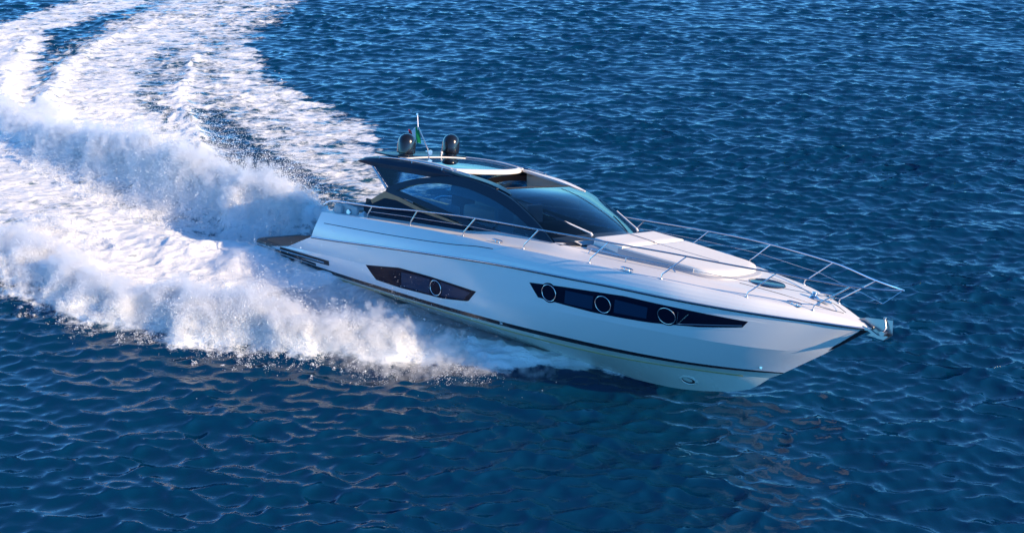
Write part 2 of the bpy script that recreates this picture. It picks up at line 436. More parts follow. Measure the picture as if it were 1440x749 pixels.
def sea_material():
    m = bpy.data.materials.new('sea_water'); m.use_nodes = True
    nt = m.node_tree; N, L = nt.nodes, nt.links
    out = N['Material Output']; w = N['Principled BSDF']
    w.inputs['Base Color'].default_value = (0.0, 0.028, 0.072, 1)
    w.inputs['Roughness'].default_value = 0.025; w.inputs['IOR'].default_value = 1.62
    tc = N.new('ShaderNodeTexCoord')
    # ripples too small for the mesh
    mp = N.new('ShaderNodeMapping'); mp.inputs['Scale'].default_value = (0.55, 1.0, 1.0); mp.inputs['Rotation'].default_value = (0, 0, R(7))
    L.new(tc.outputs['Object'], mp.inputs[0])
    n1 = N.new('ShaderNodeTexNoise'); n1.inputs['Scale'].default_value = 7.5; n1.inputs['Detail'].default_value = 3; n1.inputs['Distortion'].default_value = 0.4
    L.new(mp.outputs[0], n1.inputs['Vector'])
    bp = N.new('ShaderNodeBump'); bp.inputs['Strength'].default_value = 0.28; bp.inputs['Distance'].default_value = 0.035
    L.new(n1.outputs['Fac'], bp.inputs['Height']); L.new(bp.outputs[0], w.inputs['Normal'])
    # foam
    at = N.new('ShaderNodeAttribute'); at.attribute_name = 'foam'
    mpf = N.new('ShaderNodeMapping'); mpf.inputs['Scale'].default_value = (0.62, 1.45, 1); mpf.inputs['Rotation'].default_value = (0, 0, R(-6))
    L.new(tc.outputs['Object'], mpf.inputs[0])
    def noise(sc, det, rough, dist=0.0):
        n = N.new('ShaderNodeTexNoise'); n.inputs['Scale'].default_value = sc; n.inputs['Detail'].default_value = det
        n.inputs['Roughness'].default_value = rough; n.inputs['Distortion'].default_value = dist
        L.new(mpf.outputs[0], n.inputs['Vector']); return n
    na = noise(1.1, 10, 0.62, 0.5); nb = noise(8.0, 7, 0.72, 0.3)
    vo = N.new('ShaderNodeTexVoronoi'); vo.feature = 'DISTANCE_TO_EDGE'; vo.inputs['Scale'].default_value = 2.6
    dsp = N.new('ShaderNodeVectorMath'); dsp.operation = 'MULTIPLY_ADD'; dsp.inputs[1].default_value = (0.45, 0.45, 0.45)
    L.new(na.outputs['Color'], dsp.inputs[0]); L.new(mpf.outputs[0], dsp.inputs[2]); L.new(dsp.outputs[0], vo.inputs['Vector'])
    def math_(op, a, b, c=None):
        n = N.new('ShaderNodeMath'); n.operation = op
        for i, q in enumerate((a, b, c)):
            if q is None: continue
            if isinstance(q, (int, float)): n.inputs[i].default_value = q
            else: L.new(q, n.inputs[i])
        return n.outputs[0]
    # threshold value 0..1: mixes broad patches, fine grain and lacy cells
    lace = math_('MULTIPLY', vo.outputs['Distance'], 1.5)
    t = math_('MULTIPLY_ADD', na.outputs['Fac'], 2.1, math_('MULTIPLY_ADD', nb.outputs['Fac'], 1.7, math_('MULTIPLY', lace, 0.6)))
    t = math_('SUBTRACT', t, 1.40)
    cov = N.new('ShaderNodeMapRange'); cov.inputs[1].default_value = -0.26; cov.inputs[2].default_value = 0.30
    L.new(math_('SUBTRACT', at.outputs['Fac'], t), cov.inputs[0])
    has = N.new('ShaderNodeMapRange'); has.inputs[1].default_value = 0.02; has.inputs[2].default_value = 0.15
    L.new(at.outputs['Fac'], has.inputs[0])
    fac = math_('MULTIPLY', cov.outputs[0], has.outputs[0])
    ve = N.new('ShaderNodeAttribute'); ve.attribute_name = 'veil'
    fac = math_('MAXIMUM', fac, math_('MULTIPLY', ve.outputs['Fac'], math_('MULTIPLY_ADD', nb.outputs['Fac'], 0.7, 0.45)))
    fac = math_('MINIMUM', fac, 1.0)
    # aerated water under the foam is turquoise
    aer = N.new('ShaderNodeMix'); aer.data_type = 'RGBA'
    aer.inputs[6].default_value = w.inputs['Base Color'].default_value; aer.inputs[7].default_value = (0.02, 0.11, 0.16, 1)
    am = N.new('ShaderNodeMapRange'); am.inputs[1].default_value = 0.25; am.inputs[2].default_value = 1.1
    L.new(at.outputs['Fac'], am.inputs[0]); L.new(am.outputs[0], aer.inputs[0]); L.new(aer.outputs[2], w.inputs['Base Color'])
    f = N.new('ShaderNodeBsdfPrincipled')
    f.inputs['Base Color'].default_value = (0.88, 0.91, 0.92, 1); f.inputs['Roughness'].default_value = 0.8
    set_in(f, 'Specular IOR Level', 0.2)
    fb = N.new('ShaderNodeBump'); fb.inputs['Strength'].default_value = 0.8; fb.inputs['Distance'].default_value = 0.10
    L.new(math_('MULTIPLY_ADD', nb.outputs['Fac'], 0.6, na.outputs['Fac']), fb.inputs['Height']); L.new(fb.outputs[0], f.inputs['Normal'])
    mx = N.new('ShaderNodeMixShader'); L.new(fac, mx.inputs[0]); L.new(w.outputs[0], mx.inputs[1]); L.new(f.outputs[0], mx.inputs[2])
    L.new(mx.outputs[0], out.inputs[0])
    return m
me.materials.append(sea_material())

# ------------------------------------------------------------------ the motor yacht (boat axes: x forward from the platform, y to port, z up)
yacht = bpy.data.objects.new('motor_yacht', None); col.objects.link(yacht)
yacht.matrix_world = Matrix.Translation(POS) @ ROT.to_4x4()
yacht['label'] = 'sleek white open motor yacht with dark glass coupe top speeding through a left turn'
yacht['category'] = 'yacht'

T = dict(
 keel=[(0, 0, -.78), (6, 0, -.72), (10, 0, -.56), (12, 0, -.43), (13.2, 0, -.30), (13.8, 0, -.18), (14.31, 0, -.04), (14.72, 0, .09), (15.11, 0, .29), (15.40, 0, .56)],
 chine=[(0, 1.95, .12), (4, 1.95, .18), (7.6, 1.88, .28), (9.4, 1.76, .31), (11, 1.54, .34), (12.6, 1.15, .39), (14.2, .56, .49), (15, .2, .55), (15.42, 0, .59)],
 sb=[(0, 2.04, .22), (4, 2.06, .28), (7, 2.04, .36), (9.56, 1.91, .44), (11.64, 1.6, .51), (12.7, 1.33, .55), (13.9, .92, .61), (15, .39, .69), (15.69, 0, .77)],
 st=[(0, 2.05, .31), (4, 2.07, .37), (7, 2.05, .45), (9.56, 1.92, .53), (11.63, 1.61, .60), (12.73, 1.34, .63), (13.91, .93, .67), (15, .4, .735), (15.72, 0, .80)],
 knuckle=[(1.6, 2.08, .62), (5, 2.15, .87), (9.0, 2.13, 1.07), (10.15, 2.11, 1.14), (11.6, 2.01, 1.24), (12.95, 1.8, 1.31), (14.1, 1.46, 1.345), (15.2, .97, 1.37), (16.1, .36, 1.41), (16.5, 0, 1.43)],
 sheer=[(2.80, 2.22, 1.15), (4.1, 2.26, 1.3), (5.6, 2.27, 1.48), (7.8, 2.28, 1.73), (9.65, 2.23, 1.91), (11.6, 2.15, 2.04), (12.84, 2.03, 2.11), (13.96, 1.82, 2.135), (14.94, 1.5, 2.15), (15.9, 1.02, 2.16), (16.5, .64, 2.165), (16.98, .33, 2.165), (17.30, 0, 2.16)],
 deck=[(3.04, 2.1, 1.87), (4.45, 2.12, 2.0), (6.5, 2.13, 2.16), (8.3, 2.11, 2.27), (9.43, 2.1, 2.31), (10.9, 2.05, 2.38), (12.5, 1.95, 2.43), (13.66, 1.81, 2.45), (14.6, 1.5, 2.43), (15.3, 1.24, 2.415), (15.84, .93, 2.39), (16.4, .60, 2.34), (16.85, .29, 2.28), (17.15, .09, 2.22), (17.26, 0, 2.19)],
)
def curve(name):
    t = np.array(T[name]); fy, fz = pchip(t[:, 0], t[:, 1]), pchip(t[:, 0], t[:, 2])
    return t[0, 0], t[-1, 0], fy, fz
CV = {k: curve(k) for k in T}
NS = 120
su = np.linspace(0, 1, NS); su = 0.6 * su + 0.4 * (1 - (1 - su) ** 2.2)
def line_on(name):
    x0, x1, fy, fz = CV[name]
    xs = x0 + (x1 - x0) * su
    return np.stack([xs, -fy(xs), fz(xs)], 1)          # starboard
def between(a, b, n, bulge=0.0):
    A, B = line_on(a), line_on(b)
    out = []
    for k in range(1, n):
        t = k / n
        Q = A * (1 - t) + B * t
        Q[:, 1] -= bulge * 4 * t * (1 - t) * np.clip(-Q[:, 1] / 0.8, 0, 1)
        out.append(Q)
    return out
rows = [line_on('keel')] + between('keel', 'chine', 4, 0.0) + [line_on('chine'), line_on('sb'), line_on('st')]
i_sb, i_st = len(rows) - 2, len(rows) - 1
rows += between('st', 'knuckle', 4, 0.015) + [line_on('knuckle')]
rows += between('knuckle', 'sheer', 8, 0.02) + [line_on('sheer')] + between('sheer', 'deck', 4, 0.03) + [line_on('deck')]
rows_np = np.array(rows)
hb = MB()
for s in (1, -1):
    RW = rows_np * np.array([1, s, 1])
    for i in range(len(rows) - 1):
        mi = 1 if i < i_sb else (2 if i == i_sb else 0)
        hb.grid([RW[i], RW[i + 1]], mi)
# transom, closing the two aft edges
tr_ = rows_np[:, 0, :]
hb.grid([tr_, tr_ * np.array([1, -1, 1])], 0)
hull = hb.build('hull', [M['gelcoat'], M['bottom'], M['black']], yacht, angle=7)
# surface finder: a point on the starboard topsides given x and z
bvh = BVHTree.FromPolygons([Vector(p) for p in rows_np.reshape(-1, 3)],
    [(i * NS + j, i * NS + j + 1, (i + 1) * NS + j + 1, (i + 1) * NS + j) for i in range(len(rows) - 1) for j in range(NS - 1)])
def on_hull(x, z, off=0.0):
    """(x, z) -> point on the starboard side, off metres outside the skin"""
    p, n, _, _ = bvh.ray_cast(Vector((x, -6, z)), Vector((0, 1, 0)))
    if p is None: return np.array((x, -2.0, z))
    if n.y > 0: n = -n
    return np.array(p + n * off)
def hull_patch(mb, top, bot, n, off, mi=0, rows_=5, side=1):
    tp, bt = smooth_lin(top, n), smooth_lin(bot, n)
    g = []
    for k in range(rows_ + 1):
        t = k / rows_; q = tp * (1 - t) + bt * t
        g.append([on_hull(a, b, off) * np.array([1, side, 1]) for a, b in q])
    # skirt back into the hull gives the pane its thickness
    rim = [np.array(v) for v in g]
    mb.grid(g, mi)
    loop = list(g[0]) + [r[-1] for r in g[1:]] + list(g[-1][::-1])[1:] + [r[0] for r in g[::-1]][1:]
    inner = [p + np.array([0, 0.03 * side, 0]) for p in loop]
    mb.grid([loop, inner], mi)
def smooth_lin(pts, n):
    p = np.asarray(pts, float)
    s = np.concatenate([[0], np.cumsum(np.linalg.norm(np.diff(p, axis=0), axis=1))]); t = np.linspace(0, s[-1], n)
    return np.stack([np.interp(t, s, p[:, k]) for k in range(p.shape[1])], 1)

# hull windows (x, z outlines), on both sides
WIN_AFT = {'top': [(5.03, 0.869), (6.34, 1.091), (7.47, 1.122), (8.96, 1.107)], 'bot': [(5.43, 0.563), (6.31, 0.567), (7.83, 0.66), (8.69, 0.803), (8.95, 1.103)], 'ft': [(4.93, 0.875), (6.35, 1.124), (7.48, 1.155), (9.05, 1.137)], 'fb': [(5.4, 0.527), (6.31, 0.539), (7.83, 0.633), (8.71, 0.781), (9.05, 1.133)], 'panes': [([(6.41, 0.995), (7.42, 1.056)], [(6.39, 0.622), (7.4, 0.682)]), ([(7.8, 1.067), (8.77, 1.035)], [(7.78, 0.722), (8.53, 0.816)])], 'ports': [(7.62, 0.878, 0.185)], 'trim': []}
WIN_FWD = {'top': [(10.55, 1.704), (11.46, 1.82), (12.45, 1.914), (12.95, 1.961), (14.16, 1.967), (15.37, 1.953)], 'bot': [(10.8, 1.424), (11.53, 1.421), (12.23, 1.426), (12.88, 1.463), (13.47, 1.505), (14.46, 1.634), (15.26, 1.805)], 'ft': [(10.38, 1.713), (11.47, 1.856), (12.45, 1.948), (12.95, 1.995), (14.16, 2.001), (15.71, 1.976)], 'fb': [(10.73, 1.356), (11.53, 1.371), (12.23, 1.385), (12.88, 1.429), (13.46, 1.471), (14.45, 1.598), (15.38, 1.75)], 'panes': [([(11.53, 1.754), (12.23, 1.79)], [(11.5, 1.463), (12.19, 1.489)]), ([(12.74, 1.84), (13.46, 1.835)], [(12.7, 1.541), (13.42, 1.583)])], 'ports': [(11.1, 1.598, 0.185), (12.46, 1.666, 0.185), (13.85, 1.743, 0.185)], 'trim': [[(14.09, 1.89), (14.04, 1.611), (15.26, 1.847)], [(14.29, 1.877), (14.07, 1.625)]]}

def ring(mb, x, z, r, side, off=0.014, tube=0.009, n=28):
    c = on_hull(x, z); ex = on_hull(x + .05, z) - on_hull(x - .05, z); ez = on_hull(x, z + .05) - on_hull(x, z - .05)
    ex /= np.linalg.norm(ex); ez /= np.linalg.norm(ez); nn = np.cross(ex, ez); nn = nn if nn[1] < 0 else -nn
    rows = []
    S = np.array([1, side, 1])
    for k in range(n + 1):
        a = 2 * math.pi * k / n; d = math.cos(a) * ex + math.sin(a) * ez
        rows.append([(c + nn * off + d * r + (math.cos(b) * d + math.sin(b) * nn) * tube) * S for b in np.linspace(0, 2 * math.pi, 9)[:-1]])
    mb.grid(rows, 0, close=True)
    return c, ex, ez, nn
def disc(mb, x, z, r, side, off=0.012, mi=0, n=24):
    c = on_hull(x, z); ex = on_hull(x + .05, z) - on_hull(x - .05, z); ez = on_hull(x, z + .05) - on_hull(x, z - .05)
    ex /= np.linalg.norm(ex); ez /= np.linalg.norm(ez); nn = np.cross(ex, ez); nn = nn if nn[1] < 0 else -nn
    S = np.array([1, side, 1])
    v = [(c + nn * off) * S] + [(c + nn * off + (math.cos(2 * math.pi * k / n) * ex + math.sin(2 * math.pi * k / n) * ez) * r) * S for k in range(n)]
    v += [p - nn * S * 0.03 for p in v[1:]]
    f = [(0, 1 + k, 1 + (k + 1) % n) for k in range(n)] + [(1 + k, 1 + (k + 1) % n, 1 + n + (k + 1) % n, 1 + n + k) for k in range(n)]
    mb.add(v, f, mi)
for side in (1, -1):
    for W in (WIN_AFT, WIN_FWD):
        fr = MB(); hull_patch(fr, W['ft'], W['fb'], 50, 0.003, 0, 4, side)
        frame = fr.build('hull_window', [M['gelcoat']], yacht)
        g = MB(); hull_patch(g, W['top'], W['bot'], 50, 0.008, 0, 4, side); g.build('glazing', [M['hull_glass']], frame)
        for t_, b_ in W['panes']:
            p = MB(); hull_patch(p, t_, b_, 14, 0.011, 0, 2, side); p.build('pane', [M['pane']], frame)
        for (px_, pz_, r) in W['ports']:
            p = MB(); disc(p, px_, pz_, r * 1.2, side, 0.013); p.build('porthole_glass', [M['hull_glass']], frame)
            q = MB(); ring(q, px_, pz_, r, side, 0.017); q.build('porthole_rim', [M['chrome']], frame)
        for pts in W['trim']:
            q = MB(); q.tube([on_hull(a, b, 0.014) * np.array([1, side, 1]) for a, b in smooth_lin(pts, 12)], 0.009, 6); q.build('window_trim', [M['chrome']], frame)
    # rub rail under the gunwale, pinstripe on the quarter
    S = np.array([1, side, 1])
    q = MB(); q.tube((line_on('sheer') + np.array([0, -0.004, 0])) * S, 0.018, 8, 0); q.tube((line_on('sheer') + np.array([0, -0.002, -0.026])) * S, 0.012, 6, 1)
    q.build('rub_rail', [M['chrome'], M['black']], yacht)
    q = MB(); q.tube([on_hull(a, b, 0.001) * S for a, b in smooth_path([(3.26, 1.61), (6.15, 1.85), (8.2, 2.06), (8.9, 2.16), (9.35, 2.2)], 40)], 0.009, 6); q.build('pinstripe', [M['black']], yacht)
    # spray rail along the bottom
    q = MB(); q.tube((line_on('chine')[: NS - 6] + np.array([0, -0.008, 0.0])) * S, 0.02, 6); q.build('spray_rail', [mat('stained_rail', (0.36, 0.33, 0.16), 0.4)], yacht)
    # drain fittings
    q = MB(); c = on_hull(15.35, .86, 0); q.lathe(c * S, [(0.0, .02), (.03, .02), (.04, .0)], 12, axis=(0.6, -1 * side, 0)); q.build('drain_fitting', [M['chrome']], yacht)

# bow thruster tunnel mouth low on each side of the stem
for side in (1, -1):
    p, n, _, _ = bvh.ray_cast(Vector((13.75, -5, 0.10)), Vector((0, 1, 0)))
    n = -n if n.y > 0 else n
    S = Vector((1, side, 1)); pp = Vector((p.x, p.y * side, p.z)); nn = Vector((n.x, n.y * side, n.z))
    q = MB(); q.lathe(pp - nn * 0.01, [(.0, .004), (.145, .012)], 24, 1, axis=nn); q.lathe(pp - nn * 0.01, [(.145, .012), (.155, .03), (.18, .03), (.215, .006)], 24, 0, axis=nn)
    q.build('thruster_tunnel', [M['bottom'], M['rubber']], yacht)

# lettering on the boot stripe
def text_on(body, x, z, size, name):
    cu = bpy.data.curves.new(name, 'FONT'); cu.body = body; cu.size = size; cu.extrude = 0.002; cu.align_x = 'CENTER'
    o = bpy.data.objects.new(name, cu); col.objects.link(o)
    dg = bpy.context.evaluated_depsgraph_get()
    me_ = bpy.data.meshes.new_from_object(o.evaluated_get(dg)); bpy.data.objects.remove(o)
    v = [np.array((q.co.x, q.co.y, q.co.z)) for q in me_.vertices]; f = [tuple(p.vertices) for p in me_.polygons]
    out = [on_hull(x + a[0], z + a[1] + 0.02 * a[0], 0.006 + a[2]) for a in v]
    return mesh_obj(name, out, f, [M['white']], yacht, False)
text_on('56', 9.62, 0.468, 0.085, 'model_number')

# ---- deck with side decks, shoulders and a cabin opening
xd0, xd1, fdy, fdz = CV['deck']
rise = pchip([3, 5, 8, 9.2, 10.6, 11.6, 14.6, 16.3, 17.26], [.02, .02, .06, .2, .2, .09, .07, .04, .0])
def deck_z(xv, yv):
    D = float(fdy(xv)); q = max(0.0, D - abs(yv)); s_ = min(1.0, max(0.0, (q - .06) / .38)); s_ = s_ * s_ * (3 - 2 * s_)
    return float(fdz(xv)) + .012 * min(1, q / .05) + float(rise(xv)) * s_ + 0.03 * min(1, q / 1.8)
db = MB()
xs = np.concatenate([np.linspace(3.04, 15, 90), np.linspace(15.05, 17.255, 40)])
fr_ = np.concatenate([-1 + np.array([0, .02, .05, .09, .13, .17, .21, .26, .32, .42, .55, .75])]); fr_ = np.concatenate([fr_, [0], -fr_[::-1]])
rws = []
for xv in xs:
    D = float(fdy(xv)); rws.append([(xv, D * f, deck_z(xv, D * f)) for f in fr_])
n = len(fr_); V = [p for r in rws for p in r]; F = []
for i in range(len(rws) - 1):
    for j in range(n - 1):
        cx = (rws[i][j][0] + rws[i + 1][j + 1][0]) / 2; cyy = (rws[i][j][1] + rws[i + 1][j + 1][1]) / 2
        if cx < 10.3 and abs(cyy) < 1.55: continue
        F.append((i * n + j, i * n + j + 1, (i + 1) * n + j + 1, (i + 1) * n + j))
db.add(V, F)
db.build('deck', [M['deck']], yacht, angle=50)

# saloon tub and cockpit below the deck line
sb_ = MB()
sb_.box((7.3, 0, 1.55), (6.2, 3.1, .06), 0)
for s in (1, -1): sb_.box((7.3, 1.58 * s, 2.0), (6.2, .05, .85), 0)
sb_.box((10.35, 0, 2.05), (.06, 3.1, .9), 0)
sb_.build('saloon', [M['dark']], yacht)
cp = MB()
cp.box((3.75, 0, 1.35), (1.3, 3.9, .05), 0, bev=.01)
cp.box((3.35, 0, 1.72), (.45, 3.7, .55), 0, bev=.06)
for s in (1, -1):
    cp.box((3.92, 1.86 * s, 2.02), (.62, .10, .34), 0, bev=.03); cp.box((3.55, 1.92 * s, 2.0), (.3, .18, .3), 0, bev=.05)
cp.box((3.2, 0, 1.9), (.16, 3.6, .42), 0, bev=.06)
cp.build('cockpit', [M['grey']], yacht)
sp = MB(); sp.box((4.02, 0, 1.98), (.12, 2.9, .34), 0, bev=.05); sp.box((3.75, 0, 1.83), (.5, 2.9, .14), 0, bev=.05)
sp.build('cockpit_sofa', [M['cream']], yacht)
q = MB(); q.lathe((3.93, -1.93, 2.02), [(0, .02), (.07, .02), (.085, 0)], 16, axis=(0, -1, 0)); q.build('speaker', [M['chrome']], yacht)
for (sx_, sy_) in ((8.6, -.75), (8.6, .35)):
    q = MB(); q.box((sx_, sy_, 2.15), (.5, .6, .16), 0, bev=.05); q.box((sx_ - .26, sy_, 2.55), (.14, .58, .75), 0, Matrix.Rotation(R(-8), 3, 'Y'), bev=.05); q.box((sx_, sy_, 1.85), (.3, .3, .5), 1)
    q.build('helm_seat', [M['cream'], M['dark']], yacht)

q = MB(); q.box((9.85, -.6, 2.55), (.7, 1.5, .3), 0, Matrix.Rotation(R(25), 3, 'Y'), bev=.08); q.box((10.15, .2, 2.5), (.6, 2.8, .12), 0, bev=.04); q.build('dashboard', [M['dark']], yacht)
q = MB(); q.box((6.6, -1.15, 2.2), (1.6, .55, .34), 0, bev=.06); q.box((6.6, -1.38, 2.55), (1.6, .14, .45), 0, bev=.05); q.box((6.3, 1.2, 2.2), (2.0, .55, .34), 0, bev=.06); q.box((6.3, 1.4, 2.5), (2.0, .14, .4), 0, bev=.05)
q.build('saloon_sofa', [M['cream']], yacht)

# ---- coupe top
def ys(z): return 1.75 - 0.22 * (z - 2.2)
def sidepts(xz, s, off=0.0): return np.array([(a, -s * (ys(b) + off), b) for a, b in xz])
OUT = [(4.99, 2.84), (5.41, 3.03), (5.95, 3.22), (6.48, 3.35), (7.1, 3.46), (7.6, 3.51), (8.26, 3.47), (9.04, 3.33), (9.85, 3.03), (10.32, 2.80), (10.68, 2.58)]
INN = [(5.40, 2.83), (5.70, 2.97), (6.0, 3.08), (6.5, 3.2), (7.03, 3.27), (7.6, 3.29), (8.35, 3.22), (9.13, 3.06), (9.81, 2.82), (10.08, 2.69), (10.30, 2.55)]
LOW = [(5.40, 2.83), (6.12, 2.76), (6.98, 2.67), (7.82, 2.58), (8.5, 2.53), (9.08, 2.51), (10.30, 2.55)]
COAM = [(4.36, 2.12), (4.6, 2.06), (5.82, 2.06), (7.0, 2.14), (7.83, 2.22), (8.21, 2.28), (9.1, 2.49), (10.4, 2.565), (10.75, 2.56)]
BRZ = [(4.27, 2.25), (4.62, 2.52), (4.99, 2.77), (5.4, 2.72), (6.37, 2.57), (7.87, 2.45), (8.25, 2.31)]
for s in (1, -1):
    inw = np.array([0, .07 * s, 0])
    q = MB(); q.slab(sidepts(smooth_path(OUT, 60), s, .03), sidepts(smooth_path(INN, 60), s, .03), inw * 1.3); q.build('cabin_arch', [M['navy']], yacht)
    q = MB(); q.slab(sidepts(smooth_path(INN, 60), s, .008), sidepts(smooth_path(LOW, 60), s, .008), inw * .2); q.build('side_window', [M['side_glass']], yacht)
    # dark lower window with a tan trim above
    bt = smooth_lin([(4.30, 2.2), (4.40, 2.07), (5.82, 2.06), (7.0, 2.14), (7.83, 2.22), (8.22, 2.29)], 50)
    q = MB(); q.slab(sidepts(smooth_lin(BRZ, 50), s, .004), sidepts(bt, s, .004), inw * .25); low_win = q.build('lower_window', [M['hull_glass']], yacht)
    lo = smooth_lin([(4.5, 2.44), (4.99, 2.77), (5.4, 2.71), (6.37, 2.56), (7.87, 2.44)], 40)
    hi = smooth_lin([(4.6, 2.36), (5.0, 2.58), (5.45, 2.60), (6.4, 2.47), (7.87, 2.41)], 40)
    q = MB(); q.slab(sidepts(lo, s, .012), sidepts(hi, s, .012), inw * .15); q.build('tan_trim', [M['leather']], low_win)
    # frame line between the two windows
    q = MB(); q.slab(sidepts(smooth_lin([(4.99, 2.86), (5.40, 2.85), (6.12, 2.78), (6.98, 2.69), (7.82, 2.60), (8.5, 2.55), (9.08, 2.53)], 50), s, .016), sidepts(smooth_lin([(4.99, 2.74), (5.4, 2.70), (6.12, 2.66), (6.98, 2.57), (7.82, 2.48), (8.4, 2.38), (9.08, 2.49)], 50), s, .016), inw * .3); q.build('window_frame', [M['navy']], yacht)
    # white coaming between glass and side deck
    ct = smooth_path(COAM, 60); top = sidepts(ct, s, .006)
    bot = np.array([(a, -s * (float(fdy(a)) - .13), float(fdz(a)) + .015) for a, b in ct])
    q = MB(); q.slab(top, bot, np.array([0, .05 * s, -.02])); q.build('coaming', [M['gelcoat']], yacht)
    # aft quarter glass and its bright strut
    qt = smooth_lin([(4.30, 3.27), (5.2, 3.33), (6.25, 3.37)], 20); qb = smooth_lin([(4.99, 2.86), (5.5, 3.08), (6.25, 3.32)], 20)
    q = MB(); q.slab(sidepts(qt, s, -.03), sidepts(qb, s, -.03), inw * .2); q.build('quarter_window', [M['side_glass']], yacht)
    q = MB(); q.tube([(4.28, -s * ys(3.26), 3.27), (5.0, -s * (ys(2.84) + .02), 2.84)], .022, 8); q.tube([(4.24, -s * ys(3.26), 3.27), (4.96, -s * (ys(2.84) + .02), 2.82)], .012, 8, 1); q.build('strut', [M['chrome'], M['white']], yacht)

# roof slab
rx = np.linspace(3.62, 7.62, 40)
r_low = pchip([3.62, 4.58, 5.7, 6.4, 7.1, 7.62], [3.30, 3.26, 3.31, 3.34, 3.42, 3.46])
r_top = pchip([3.62, 3.75, 5.04, 6.1, 7.1, 7.62], [3.36, 3.44, 3.54, 3.59, 3.55, 3.50])
def roof_z(xv, yv): return float(r_top(xv)) + 0.05 * (1 - (yv / 1.36) ** 2)
rb = MB(); rws = []
for xv in rx:
    zl, zt = float(r_low(xv)), float(r_top(xv))
    sec = [(xv, -1.25, zl + .03), (xv, -1.47, zl), (xv, -1.485, zl + .5 * (zt - zl)), (xv, -1.40, zt - .015)]
    sec += [(xv, y_, roof_z(xv, y_)) for y_ in np.linspace(-1.36, 1.36, 17)]
    sec += [(xv, 1.40, zt - .015), (xv, 1.485, zl + .5 * (zt - zl)), (xv, 1.47, zl), (xv, 1.25, zl + .03)]
    rws.append(sec)
# leave the sunroof hole: faces between |y|<1.1 and x>5.0 are skipped
n = len(rws[0]); V = [p for r in rws for p in r]; F = []
for i in range(len(rws) - 1):
    for j in range(n):
        k = (j + 1) % n
        cx = (rws[i][j][0] + rws[i + 1][j][0]) / 2; cyy = (rws[i][j][1] + rws[i][k][1]) / 2
        if cx > 5.05 and abs(cyy) < 1.12: continue
        F.append((i * n + j, i * n + k, (i + 1) * n + k, (i + 1) * n + j))
F.append(tuple(range(n)))
rb.add(V, F); roof = rb.build('roof', [M['navy']], yacht, angle=35)
# sunroof glass, pale surround, white front lip
def ellx(yv, xc, cv): return xc - cv * (yv / 1.2) ** 2
g = MB(); rws = []
for t in np.linspace(0, 1, 16):
    row = []
    for yv in np.linspace(-1.16, 1.16, 15):
        xv = 4.98 + .02 * (yv ** 2) + (ellx(yv, 7.42, .5) - 4.98) * t
        row.append((xv, yv, roof_z(xv, yv) + .018))
    rws.append(row)
g.grid(rws); g.grid([[(a, b, c - .02) for a, b, c in r] for r in rws]); g.build('sunroof', [M['roof_glass']], yacht)
q = MB()
for s in (1, -1):
    pts = [(xv, s * (1.20 + .02 * math.sin((xv - 4.9) / 2.2 * 3.1)), roof_z(xv, 1.2) + .030) for xv in np.linspace(4.95, 7.05, 24)]
    q.tube(pts, [.034] * 24, 8)
q.tube([(4.93 + .02 * yv ** 2, yv, roof_z(4.95, yv) + .022) for yv in np.linspace(-1.2, 1.2, 14)], .016, 8)
q.build('sunroof_frame', [M['deck']], yacht)
lip = MB(); rws = []
for yv in np.linspace(-1.26, 1.26, 24):
    xc = ellx(yv, 7.48, .52); z0 = roof_z(7.2, yv) + .03
    rws.append([(xc + .085 * math.cos(a) - .02, yv, z0 - .015 + .05 * math.sin(a) - .03 * math.cos(a)) for a in np.linspace(0, 2 * math.pi, 13)[:-1]])
lip.grid(rws, 0, close=True); lip.f += [tuple(range(12)), tuple(range(23 * 12, 24 * 12))]; lip.m += [0, 0]
lip.build('sunroof_lip', [M['deck']], yacht)
# side members from the roof to the windscreen head, bright rails on top
for s in (1, -1):
    up = [(7.05, 3.575), (7.6, 3.55), (8.3, 3.50), (8.75, 3.425), (9.04, 3.36)]
    a = smooth_path([(x_, -s * 1.41, z_) for x_, z_ in up], 24); b = smooth_path([(7.05, -s * 1.2, 3.6), (7.7, -s * 1.14, 3.55), (8.3, -s * 1.16, 3.5), (8.75, -s * 1.22, 3.43), (9.04, -s * 1.36, 3.36)], 24)
    q = MB(); q.slab(a, b, np.array([0, 0, -.06])); q.build('roof_side_member', [M['navy'] if s > 0 else M['deck']], yacht)
    q = MB(); q.tube(smooth_path([(4.35, -s * 1.38, 3.53), (4.9, -s * 1.385, 3.585), (5.6, -s * 1.385, 3.62), (6.4, -s * 1.39, 3.635), (7.2, -s * 1.40, 3.61), (7.7, -s * 1.41, 3.585)], 30), .014, 8)
    for xp, zp in ((4.35, 3.47), (5.6, 3.55), (6.7, 3.56), (7.7, 3.53)): q.tube([(xp, -s * 1.39, zp - .03), (xp, -s * 1.387, zp + .07)], .012, 6)
    q.build('roof_rail', [M['chrome']], yacht)
    q = MB(); q.slab([(7.1, -s * 1.37, 3.50), (8.2, -s * 1.38, 3.44), (8.9, -s * 1.40, 3.32)], [(7.1, -s * 1.44, 3.05), (8.2, -s * 1.45, 3.02), (8.9, -s * 1.46, 2.95)], (0, s * .04, 0)); q.build('inner_lining', [M['cream']], yacht)
# windscreen
wsh = MB(); rws = []
OE = smooth_path(OUT, 200); OE = OE[OE[:, 0] > 8.62]
OE = smooth_lin(OE, 26)
for k, (xe, ze) in enumerate(OE):
    t = k / (len(OE) - 1); ye = ys(ze) + .0; row = []
    for yv in np.linspace(-1, 1, 25):
        row.append((xe + (.06 + .42 * t ** 1.2) * (1 - yv ** 2), yv * ye, ze + (.02 + .05 * math.sin(t * 3.14) + .06 * t) * (1 - yv ** 2)))
    rws.append(row)
wsh.grid(rws); wsh.build('windscreen', [M['screen_glass']], yacht)
WS = rws
